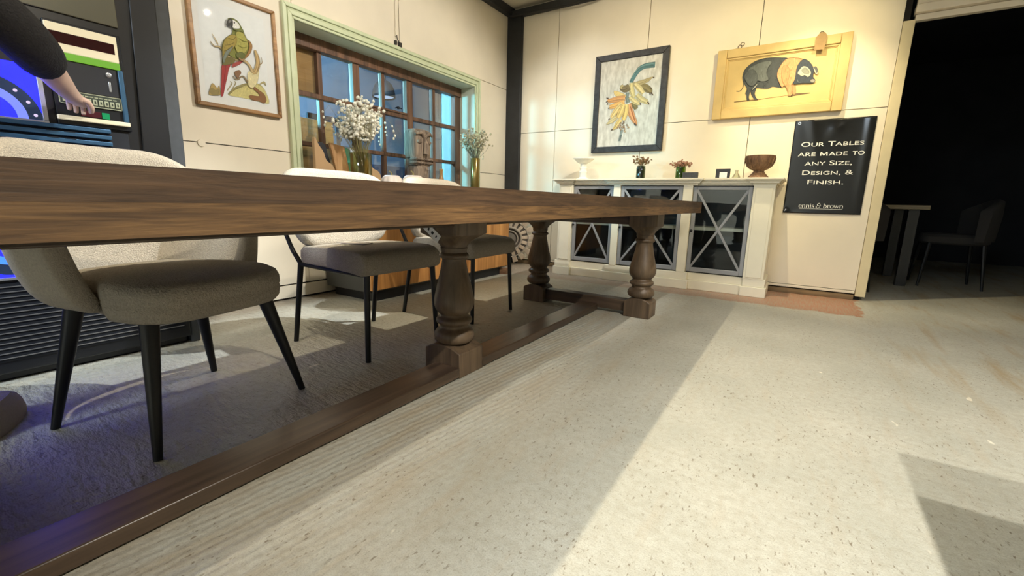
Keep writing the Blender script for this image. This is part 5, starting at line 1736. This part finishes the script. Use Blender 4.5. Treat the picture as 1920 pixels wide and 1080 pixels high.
# ------------------------------------------------------------------ on the cabinet
CZ = 0.9622
M_white = mat('chipped white paint', c(236, 232, 220), 0.55, var=0.06, vscale=30)
ck = thing('candle_stand', 'white turned candle stand with a wide dish top, at the left end of the cabinet', 'candle stand', (-1.93, 4.28, CZ))
bm = BM()
lathe(bm, [(0.001, 0), (0.072, 0), (0.072, 0.010), (0.050, 0.018), (0.038, 0.028), (0.036, 0.072), (0.040, 0.078), (0.040, 0.086), (0.034, 0.090), (0.033, 0.112), (0.039, 0.118), (0.037, 0.126), (0.031, 0.130), (0.032, 0.156), (0.040, 0.166)], (-1.912, 4.28, CZ), 36)
obj('stem', bm, M_white, ck)
bm = BM()
lathe(bm, [(0.036, 0.162), (0.055, 0.170), (0.075, 0.182), (0.092, 0.200), (0.108, 0.207), (0.108, 0.214), (0.094, 0.211), (0.06, 0.198), (0.001, 0.196)], (-1.912, 4.28, CZ), 36)
obj('dish', bm, M_white, ck)
M_green = glass_mat('green glass', (0.18, 0.36, 0.07), 0.2, 0.03, 0.9)
M_green2 = glass_mat('bright green glass', (0.45, 0.62, 0.08), 0.2, 0.03, 0.95)


def jar(label, x, mt, r, h, flabel, fmat, seed, ztop):
    bm = BM()
    lathe(bm, [(0.001, 0), (r, 0), (r, h * 0.86), (r * 0.93, h * 0.93), (r * 0.97, h), (r * 0.84, h), (r * 0.84, h * 0.9), (r * 0.9, h * 0.84), (r * 0.9, 0.006), (0.001, 0.006)], (x, 4.28, CZ), 24)
    tag(obj('glass_jar', bm, mt), label, 'jar')
    bouquet(flabel, x, 4.28, CZ + 0.008, CZ + h, r * 0.6, ztop, r * 1.9, 26, 4, fmat, seed, size=0.009)


jar('dark green glass jar of dried brown flowers below the banana picture', -1.32, M_green, 0.041, 0.125, 'dried brown flowers in the dark green jar', mat('dried brown flower', c(128, 100, 72), 0.9, var=0.3, vscale=40), 41, 1.175)
jar('bright green glass jar of dried pink flowers beside a slate block', -0.955, M_green2, 0.043, 0.110, 'dried pink flowers in the bright green jar', mat('dried pink flower', c(176, 132, 112), 0.9, var=0.3, vscale=40), 43, 1.11)
sl = tag(obj('slate_block', bx((-0.925, 4.215, CZ), (-0.795, 4.255, CZ + 0.058)), mat('slate', c(62, 66, 72), 0.6, var=0.3, vscale=60), bevel=0.002), 'small dark slate block beside the bright green jar', 'block')
pf = thing('photo_frame', 'small black frame with a white card, on the cabinet between jar and bowl', 'frame', (-0.60, 4.27, CZ))
obj('frame', bx((-0.657, 4.262, CZ + 0.001), (-0.543, 4.276, CZ + 0.086)), mat('black frame', c(28, 28, 30), 0.4), pf, bevel=0.003)
obj('card', bx((-0.625, 4.2605, CZ + 0.012), (-0.566, 4.2622, CZ + 0.058)), M_tag, pf)
bm = BM()
lathe(bm, [(0.001, 0), (0.034, 0), (0.036, 0.012), (0.024, 0.036), (0.013, 0.05), (0.012, 0.066), (0.017, 0.070), (0.017, 0.074), (0.010, 0.074), (0.009, 0.05), (0.02, 0.034), (0.031, 0.01), (0.001, 0.006)], (-0.495, 4.28, CZ), 24)
tag(obj('glass_bottle', bm, glass_mat('clear glass', (0.93, 0.95, 0.92), 0.2)), 'tiny clear glass bottle left of the carved bowl', 'bottle')
M_bowl = wood_mat('carved brown wood', c(86, 62, 46), c(140, 108, 82), 'Z', 0.7, 1.5, 0.8)
pb = thing('carved_bowl', 'carved brown wooden bowl on a flared foot, right end of the cabinet', 'bowl', (-0.33, 4.28, CZ))
bm = BM()
lathe(bm, [(0.001, 0), (0.084, 0), (0.086, 0.007), (0.080, 0.012), (0.05, 0.045), (0.040, 0.062), (0.042, 0.070)], (-0.33, 4.28, CZ), 36)
obj('foot', bm, M_bowl, pb)
bm = BM()
lathe(bm, [(0.040, 0.066), (0.062, 0.078), (0.086, 0.100), (0.102, 0.130), (0.110, 0.168), (0.112, 0.184), (0.105, 0.186), (0.098, 0.160), (0.08, 0.115), (0.05, 0.09), (0.001, 0.082)], (-0.33, 4.28, CZ), 36)
bw = obj('bowl', bm, M_bowl, pb)
bm = BM()
for k in range(14):
    a = 2 * math.pi * k / 14
    pts = [(-0.33 + r_ * math.cos(a + s_), 4.28 + r_ * math.sin(a + s_), CZ + z) for r_, z, s_ in ((0.066, 0.080, 0), (0.092, 0.105, 0.05), (0.106, 0.135, 0.0), (0.113, 0.170, 0.08))]
    tube(bm, pts, [0.003, 0.005, 0.005, 0.003], 6)
obj('carving', bm, M_bowl, bw)

# ------------------------------------------------------------------ pictures and the sign
M_paint = paint_mat('painted picture', 0.65, 0.18)
M_print = paint_mat('printed picture', 0.7, 0.06)
M_canvas = mat('mottled grey white ground', c(222, 220, 210), 0.75, var=0.25, vscale=14, col2=c(184, 181, 170), stretch=(3, 1, 1), detail=8)
M_pframe = wood_mat('bamboo frame', c(120, 84, 48), c(196, 150, 96), 'Y', 0.45, 0.35, 0.3)
M_bframe = mat('worn black frame', c(44, 44, 46), 0.55, var=0.5, vscale=24, bump=0.2, bscale=50)
M_yellow = mat('worn yellow paint', c(206, 178, 118), 0.6, var=0.14, vscale=5, bump=0.12, bscale=30, detail=8)
M_yfield = mat('yellow picture ground', c(210, 182, 120), 0.6, var=0.12, vscale=4, detail=7)


def frame_bars(bm, u0, u1, v0, v1, w, d0, d1, to3):
    """four mitred bars"""
    o_ = [(u0, v0), (u1, v0), (u1, v1), (u0, v1)]
    i_ = [(u0 + w, v0 + w), (u1 - w, v0 + w), (u1 - w, v1 - w), (u0 + w, v1 - w)]
    for k in range(4):
        q = [o_[k], o_[(k + 1) % 4], i_[(k + 1) % 4], i_[k]]
        prism(bm, q, to3, d0, d1)


# parrot print on the window wall
L3 = lambda u, v, d: (WX + d, u, v)
pp = thing('framed_print', 'framed print of a green and red parrot on a branch, left of the window', 'picture', (WX, 1.50, 1.55))
bm = BM()
frame_bars(bm, 1.252, 1.750, 1.236, 1.882, 0.022, 0.001, 0.034, L3)
obj('frame', bm, M_pframe, pp, bevel=0.005)
bm = BM()
box(bm, (WX + 0.001, 1.268, 1.252), (WX + 0.018, 1.734, 1.866))
obj('mount', bm, mat('pale mount', c(232, 234, 232), 0.7), pp)
artwork('print', PARROT, lambda u, v, d: (WX + 0.0195 + d, u, v), M_print, pp, base=((232, 236, 236), [(1.308, 1.302), (1.678, 1.302), (1.678, 1.815), (1.308, 1.815)]), brush=0.010, dense=9000, line=0.0014)
bm = BM()
box(bm, (WX + 0.0295, 1.270, 1.254), (WX + 0.0305, 1.732, 1.864))
obj('glazing', bm, glass_mat('picture glass', (1, 1, 1), 0.04, 0.012), pp)

# banana picture on the back wall
B3 = lambda u, v, d: (u, WY - d, v)
bp_ = thing('framed_painting', 'black framed painting of a hanging bunch of bananas, over the left of the cabinet', 'picture', (-1.56, WY, 1.7))
bm = BM()
frame_bars(bm, -1.921, -1.196, 1.247, 2.180, 0.058, 0.001, 0.036, B3)
obj('frame', bm, M_bframe, bp_, bevel=0.004)
bm = BM()
box(bm, (-1.87, WY - 0.024, 1.298), (-1.247, WY - 0.001, 2.13))
obj('canvas', bm, M_canvas, bp_)
artwork('painting', BANANA, lambda u, v, d: (u, WY - 0.0245 - d, v), M_paint, bp_)

# pig painted on an old yellow door panel
pg = thing('painted_panel', 'old yellow panel with a painted saddleback pig, hanging above the black sign', 'picture', (-0.30, WY, 1.78))
bm = BM()
for a, b in (((-0.772, 1.492), (-0.700, 2.062)), ((0.103, 1.492), (0.175, 2.062)), ((-0.699, 1.494), (0.102, 1.564)), ((-0.699, 1.990), (0.102, 2.060))):
    box(bm, (a[0], WY - 0.046, a[1]), (b[0], WY - 0.006, b[1]))
obj('frame', bm, M_yellow, pg, bevel=0.005, segs=3)
bm = BM()
frame_bars(bm, -0.702, 0.105, 1.562, 1.992, 0.018, 0.012, 0.036, B3)
frame_bars(bm, -0.686, 0.089, 1.578, 1.976, 0.010, 0.012, 0.029, B3)
obj('moulding', bm, M_yellow, pg, bevel=0.004)
bm = BM()
box(bm, (-0.71, WY - 0.0245, 1.556), (0.113, WY - 0.006, 1.998))
obj('field', bm, M_yfield, pg)
artwork('painting', PIG, lambda u, v, d: (u, WY - 0.0250 - d, v), M_paint, pg, brush=0.022, dense=3200)
bm = BM()
for (x, z, tilt) in ((-0.588, 2.092, 0.5), (-0.607, 2.073, -0.5), (-0.030, 2.082, 0.3)):
    N = 20
    pts = [(x + 0.014 * math.cos(2 * math.pi * k / N), WY - 0.030 + 0.006 * tilt * math.sin(2 * math.pi * k / N), z + 0.014 * math.sin(2 * math.pi * k / N)) for k in range(N + 1)]
    tube(bm, pts, 0.0028, 6, cap=False)
obj('hanging_ring', bm, mat('rusty ring', c(96, 80, 62), 0.5, 0.6), pg)
tt = thing('paper_tag', 'brown paper price tag hanging over the top edge of the pig panel', 'tag', (-0.035, WY - 0.055, 2.08))
bm = BM()
prism(bm, [(-0.066, 1.958), (0.002, 1.953), (0.008, 2.055), (-0.010, 2.082), (-0.040, 2.082), (-0.062, 2.056)], lambda u, v, d: (u, WY - 0.056 - d - 0.10 * (2.07 - v), v), 0, 0.0012)
obj('card', bm, mat('brown card', c(150, 122, 82), 0.8, var=0.08, vscale=30), tt)
bm = BM()
tube(bm, [(-0.026, WY - 0.057, 2.072), (-0.028, WY - 0.048, 2.088), (-0.030, WY - 0.032, 2.094)], 0.0014, 6)
obj('string', bm, M_stem, tt)

# black vinyl sign
sg = thing('sign', 'glossy black sign reading our tables are made to any size, beside the opening', 'sign', (0.143, WY, 1.06))
SGX0, SGX1, SGZ0, SGZ1 = -0.124, 0.408, 0.690, 1.440
M_vinyl = mat('glossy black vinyl', c(15, 16, 19), 0.17, spec=0.5)


def sgy(u, v):
    """gentle buckles of the hung sheet"""
    s = (u - SGX0) / (SGX1 - SGX0)
    t = (v - SGZ0) / (SGZ1 - SGZ0)
    w = 0.005 * math.sin(5.2 * s + 1.0) * max(0, t - 0.45) / 0.55 + 0.0045 * math.exp(-((s - 0.22 - 0.25 * (1 - t)) / 0.07) ** 2) * t ** 3
    w += 0.005 * math.exp(-((s - 0.52 - 0.35 * (t - 0.87)) / 0.09) ** 2 - ((t - 0.90) / 0.07) ** 2)
    w += 0.004 * math.exp(-((s - 0.93) / 0.05) ** 2) * t
    w += 0.006 * math.exp(-(s / 0.06) ** 2 - (t / 0.05) ** 2) * 2.0
    w += 0.004 * math.exp(-((t) / 0.03) ** 2) * math.sin(math.pi * s)
    return 0.006 + w


bm = BM()
NU, NV = 60, 80
grid = [[bm.verts.new((SGX0 + (SGX1 - SGX0) * i / NU, WY - sgy(SGX0 + (SGX1 - SGX0) * i / NU, SGZ0 + (SGZ1 - SGZ0) * j / NV), SGZ0 + (SGZ1 - SGZ0) * j / NV)) for j in range(NV + 1)] for i in range(NU + 1)]
for i in range(NU):
    for j in range(NV):
        bm.faces.new((grid[i][j], grid[i][j + 1], grid[i + 1][j + 1], grid[i + 1][j]))
obj('sheet', bm, M_vinyl, sg, smooth=180, solid=0.001)
M_letter = mat('white lettering', c(236, 234, 228), 0.5)
LINES = [[('Our Tables', -0.060, 0.354)], [('are', -0.073, 0.049), ('ade', 0.138, 0.260), ('to', 0.291, 0.367)],
         [('any Size,', -0.017, 0.300)], [('Design, &', -0.025, 0.317)], [('Finish.', 0.021, 0.264)]]
M_SHAPE = [(0, 0), (0.05, 1), (0.21, 1), (0.5, 0.34), (0.79, 1), (0.95, 1), (1, 0), (0.83, 0), (0.805, 0.64), (0.56, 0.07), (0.44, 0.07), (0.195, 0.64), (0.17, 0)]
for k, words in enumerate(LINES):
    z = 1.231 - 0.0755 * k
    bm = BM()
    for s, x0, x1 in words:
        merge(bm, text_bm(s, x1 - x0, 0.036, lambda u, v, d, x0=x0, z=z: (x0 + u, WY - 0.0012 - sgy(x0 + u, z + v), z + v), small_caps=True, bold=0.004))
    if k == 1:
        bm.faces.new([bm.verts.new((0.079 + 0.052 * u, WY - 0.0012 - sgy(0.079 + 0.052 * u, z + v * 0.029), z + v * 0.029)) for u, v in M_SHAPE])
    obj('lettering', bm, M_letter, sg, smooth=10, recalc=False)

# brand line: heavy and hairline strokes like a fat-face serif, drawn here
TH, TN = 0.20, 0.055


def serif(x, y, w=0.34):
    return ([(x - w / 2, y), (x + w / 2, y)], [0.06, 0.06])


GL = {
    'e': (0.82, [([(0.10, 0.52), (0.72, 0.52)], [TN, TN]), ([(0.72, 0.52), (0.70, 0.80), (0.42, 0.98), (0.15, 0.80), (0.10, 0.50), (0.16, 0.18), (0.44, 0.02), (0.74, 0.18)], [0.16, 0.14, TN, 0.17, 0.22, 0.18, 0.08, 0.04])]),
    'n': (0.98, [([(0.20, 0.0), (0.20, 0.97)], [TH, TH]), serif(0.20, 0.03, 0.36), serif(0.12, 0.95, 0.2), ([(0.24, 0.72), (0.40, 0.94), (0.58, 0.97), (0.74, 0.80), (0.76, 0.55), (0.76, 0.0)], [TN, 0.07, 0.12, 0.19, TH, TH]), serif(0.76, 0.03, 0.36)]),
    'i': (0.46, [([(0.22, 0.0), (0.22, 0.97)], [TH, TH]), serif(0.22, 0.03, 0.36), serif(0.14, 0.95, 0.2), ([(0.22, 1.17), (0.22, 1.37)], [0.2, 0.2])]),
    's': (0.72, [([(0.62, 0.72), (0.54, 0.92), (0.34, 0.98), (0.13, 0.85), (0.16, 0.62), (0.36, 0.50), (0.58, 0.36), (0.60, 0.14), (0.36, 0.01), (0.12, 0.10), (0.08, 0.30)], [0.04, 0.07, 0.07, 0.12, 0.19, 0.21, 0.20, 0.13, 0.06, 0.06, 0.05])]),
    'b': (0.92, [([(0.20, 0.0), (0.20, 1.50)], [TH, TH]), serif(0.12, 1.48, 0.2), ([(0.24, 0.74), (0.42, 0.96), (0.66, 0.90), (0.82, 0.50), (0.66, 0.10), (0.44, 0.02), (0.24, 0.18)], [TN, 0.06, 0.15, 0.21, 0.15, 0.06, TN])]),
    'r': (0.70, [([(0.20, 0.0), (0.20, 0.97)], [TH, TH]), serif(0.20, 0.03, 0.36), serif(0.12, 0.95, 0.2), ([(0.24, 0.66), (0.38, 0.92), (0.54, 0.97), (0.62, 0.84)], [TN, 0.07, 0.14, 0.17])]),
    'o': (0.90, [([(0.45, 0.98), (0.16, 0.84), (0.10, 0.50), (0.16, 0.16), (0.45, 0.02), (0.74, 0.16), (0.80, 0.50), (0.74, 0.84), (0.45, 0.98)], [TN, 0.16, 0.22, 0.16, TN, 0.16, 0.22, 0.16, TN])]),
    'w': (1.26, [([(0.12, 0.95), (0.40, 0.03)], [TH, TH]), ([(0.40, 0.03), (0.64, 0.92)], [TN, TN]), ([(0.60, 0.95), (0.86, 0.03)], [TH, TH]), ([(0.86, 0.03), (1.14, 0.95)], [TN, TN]), serif(0.12, 0.95, 0.34), serif(0.62, 0.95, 0.3), serif(1.14, 0.95, 0.24)]),
    '&': (1.30, [([(1.02, 1.02), (0.86, 0.78), (0.98, 0.62), (1.14, 0.74)], [0.05, 0.07, 0.07, 0.05]), ([(0.98, 0.66), (0.80, 0.22), (0.48, -0.06), (0.16, 0.08), (0.14, 0.42), (0.44, 0.70)], [TN, 0.08, 0.10, 0.20, 0.20, 0.06]),
                 ([(0.70, 0.74), (0.46, 0.74), (0.30, 0.98), (0.42, 1.32), (0.74, 1.44), (0.86, 1.22)], [0.05, 0.10, 0.18, 0.16, 0.07, 0.12]), ([(0.44, 0.72), (0.74, 0.70)], [0.06, 0.06])]),
}


def brand(bm, s, x0, x1, z, h):
    total = sum(GL[ch][0] for ch in s)
    k = (x1 - x0) / total
    x = x0
    for ch in s:
        adv, strokes = GL[ch]
        for pts, ws in strokes:
            kx = k
            A, B = ribbon([(p[0] * kx, p[1] * h) for p in pts], [w * (kx if len(pts) == 2 and abs(pts[0][1] - pts[1][1]) > 0.3 else h) for w in ws], 5)
            va = [bm.verts.new((x + u, WY - 0.0014 - sgy(x + u, z + v), z + v)) for u, v in A]
            vb = [bm.verts.new((x + u, WY - 0.0014 - sgy(x + u, z + v), z + v)) for u, v in B]
            for q in range(len(va) - 1):
                bm.faces.new((va[q], va[q + 1], vb[q + 1], vb[q]))
        x += adv * k


bm = BM()
brand(bm, 'ennis', -0.016, 0.095, 0.7375, 0.0235)
brand(bm, '&', 0.104, 0.146, 0.7375, 0.026)
brand(bm, 'brown', 0.154, 0.291, 0.7375, 0.0235)
for u0, u1 in ((-0.010, 0.098), (0.098, 0.140), (0.140, 0.286)):
    va = [bm.verts.new((u, WY - 0.0014 - sgy(u, v), v)) for u, v in ((u0, 0.7275), (u1, 0.7275), (u1, 0.7295), (u0, 0.7295))]
    bm.faces.new(va)
obj('brand_line', bm, M_letter, sg, smooth=10, recalc=False)
bm = BM()
for x in (-0.093,):
    lathe(bm, [(0.006, 0), (0.011, 0.0), (0.011, 0.003), (0.006, 0.003)], (x, WY - sgy(x, 1.418) - 0.001, 1.418), 18, M=Matrix.Rotation(math.pi / 2, 4, 'X'), cap=False)
obj('eyelet', bm, M_silver, sg)

# ------------------------------------------------------------------ round sun wheel leaning in the corner
M_ray = wood_mat('pale wood block', c(196, 176, 152), c(228, 210, 188), 'Z', 0.75, 0.7, 0.2)
M_rayd = mat('dark wheel backing', c(96, 88, 80), 0.8, var=0.2, vscale=20)
M_ringm = mat('grey wheel ring', c(176, 165, 150), 0.7, var=0.15, vscale=30)
sw = thing('sun_wheel', 'round wall piece of pale wood rays and grey rings, leaning in the far corner', 'wall decoration', (-2.745, 4.20, 0.0))
SC = Vector((-2.745, 4.20, 0.315))
TW = RZ(math.radians(35)) @ Matrix.Rotation(math.radians(12), 4, 'X')     # turned across the corner, leaning back
W3 = lambda u, v, d: tuple(SC + (TW @ Vector((u, -d, v))))
bm = BM()
prism(bm, [(0.215 * math.cos(2 * math.pi * k / 40), 0.215 * math.sin(2 * math.pi * k / 40)) for k in range(40)], W3, -0.006, 0.006)
obj('backing', bm, M_rayd, sw)
bm = BM()
for r in (0.095, 0.135, 0.215):
    N = 56
    pts = [W3(r * math.cos(2 * math.pi * k / N), r * math.sin(2 * math.pi * k / N), 0.016) for k in range(N + 1)]
    tube(bm, pts, 0.007 if r != 0.135 else 0.012, 8, cap=False)
obj('ring', bm, M_ringm, sw)
bm = BM()
prism(bm, [(0.07 * math.cos(2 * math.pi * k / 28), 0.07 * math.sin(2 * math.pi * k / 28)) for k in range(28)], W3, 0.006, 0.022)
obj('hub', bm, mat('grey hub', c(130, 122, 112), 0.7, var=0.2, vscale=20), sw, bevel=0.004)
for k in range(18):
    a = 2 * math.pi * (k + 0.3) / 18
    ca, sa = math.cos(a), math.sin(a)
    for r0, r1, hw, t in ((0.140, 0.208, 0.020, 0.016), (0.220, 0.285, 0.030, 0.024)):
        bm = BM()
        q = [(r0 * ca - hw * 0.8 * -sa, r0 * sa - hw * 0.8 * ca), (r1 * ca - hw * -sa, r1 * sa - hw * ca), (r1 * ca + hw * -sa, r1 * sa + hw * ca), (r0 * ca + hw * 0.8 * -sa, r0 * sa + hw * 0.8 * ca)]
        prism(bm, q, W3, 0.0, t)
        obj('ray', bm, M_ray, sw, bevel=0.003)

# ------------------------------------------------------------------ small fittings
bm = BM()
tube(bm, [(-2.75, 4.425, 2.72), (-2.5, 4.42, 2.712), (-2.35, 4.42, 2.70), (-2.15, 4.42, 2.690), (-1.98, 4.42, 2.70), (-1.80, 4.42, 2.735), (-1.5, 4.425, 2.75)], 0.009, 8)
tag(obj('cable', bm, mat('black cable', c(22, 22, 24), 0.5)), 'black cable sagging under the beam along the back wall', 'cable')
cd = thing('conduit', 'pale surface conduit with a dark junction running up the wall above the window', 'conduit', (WX, 2.81, 2.0))
obj('channel', bx((WX + 0.0005, 2.787, 2.05), (WX + 0.012, 2.808, 2.735)), M_wall, cd, bevel=0.003)
bm = BM()
box(bm, (WX + 0.0005, 2.776, 1.985), (WX + 0.016, 2.796, 2.015))
box(bm, (WX + 0.0005, 2.818, 1.978), (WX + 0.020, 2.846, 2.012))
tube(bm, [(WX + 0.012, 2.797, 2.06), (WX + 0.016, 2.80, 2.03), (WX + 0.014, 2.82, 2.01)], 0.004, 6)
obj('junction', bm, mat('dark bracket', c(50, 46, 42), 0.6), cd)
bm = BM()
lathe(bm, [(0.001, 0), (0.022, 0.0), (0.020, 0.008), (0.001, 0.010)], (WX, 1.262, 1.024), 20, M=Matrix.Rotation(math.pi / 2, 4, 'Y'))
tag(obj('wall_rosette', bm, M_wall), 'small round cream cap on the wall seam beside the jukebox', 'cap')

# ------------------------------------------------------------------ unlit room beyond the opening
t3 = thing('dining_table', 'pale topped table barely visible in the dark room beyond the opening', 'table', (0.2, 6.0, 0))
obj('tabletop', bx((-0.9, 5.62, 0.745), (1.02, 6.6, 0.785)), wood_mat('pale top', c(120, 108, 84), c(168, 152, 122), 'X', 0.5), t3, bevel=0.004)
for sx in (-0.8, 0.92):
    for sy in (5.72, 6.5):
        obj('leg', bx((sx - 0.04, sy - 0.04, 0), (sx + 0.04, sy + 0.04, 0.745)), M_jb, t3)  # legs coloured black to stand for the room's shade


M_dim = mat('shade darkened cloth', c(50, 48, 48), 0.95)  # paler chair cloth darkened so the chairs look unlit


def dim_chair(label, x, y, a):
    ch = thing('padded_chair', label, 'chair', (x, y, 0))
    R = Matrix.Translation((x, y, 0)) @ RZ(a)
    bm = BM()
    rings = []
    for z, s in ((0.42, 0.9), (0.44, 1.0), (0.49, 1.0), (0.515, 0.9), (0.52, 0.6)):
        rings.append([tuple(R @ Vector((0.25 * sup(2 * math.pi * q / 28, 0.5)[0] * s, 0.25 * sup(2 * math.pi * q / 28, 0.5)[1] * s, z))) for q in range(28)])
    loft(bm, rings)
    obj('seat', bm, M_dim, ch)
    bm = BM()
    rings = []
    for k in range(15):
        t = -1 + 2 * k / 14
        px_, py_ = -0.26 + 0.14 * t * t, 0.30 * t
        h = 0.86 - 0.10 * t * t
        rings.append([tuple(R @ Vector((px_ + o_, py_ * (1 - o_), z))) for o_, z in ((-0.03, 0.46), (-0.045, 0.7), (-0.04, h - 0.02), (0.0, h), (0.03, h - 0.02), (0.03, 0.7), (0.03, 0.46))])
    loft(bm, rings)
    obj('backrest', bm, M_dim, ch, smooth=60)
    for sx in (-1, 1):
        for sy in (-1, 1):
            bm = BM()
            tube(bm, [R @ Vector((0.19 * sx, 0.19 * sy, 0.43)), R @ Vector((0.23 * sx, 0.23 * sy, 0.0))], [0.018, 0.011], 8)
            obj('leg', bm, M_metal, ch)
    return ch


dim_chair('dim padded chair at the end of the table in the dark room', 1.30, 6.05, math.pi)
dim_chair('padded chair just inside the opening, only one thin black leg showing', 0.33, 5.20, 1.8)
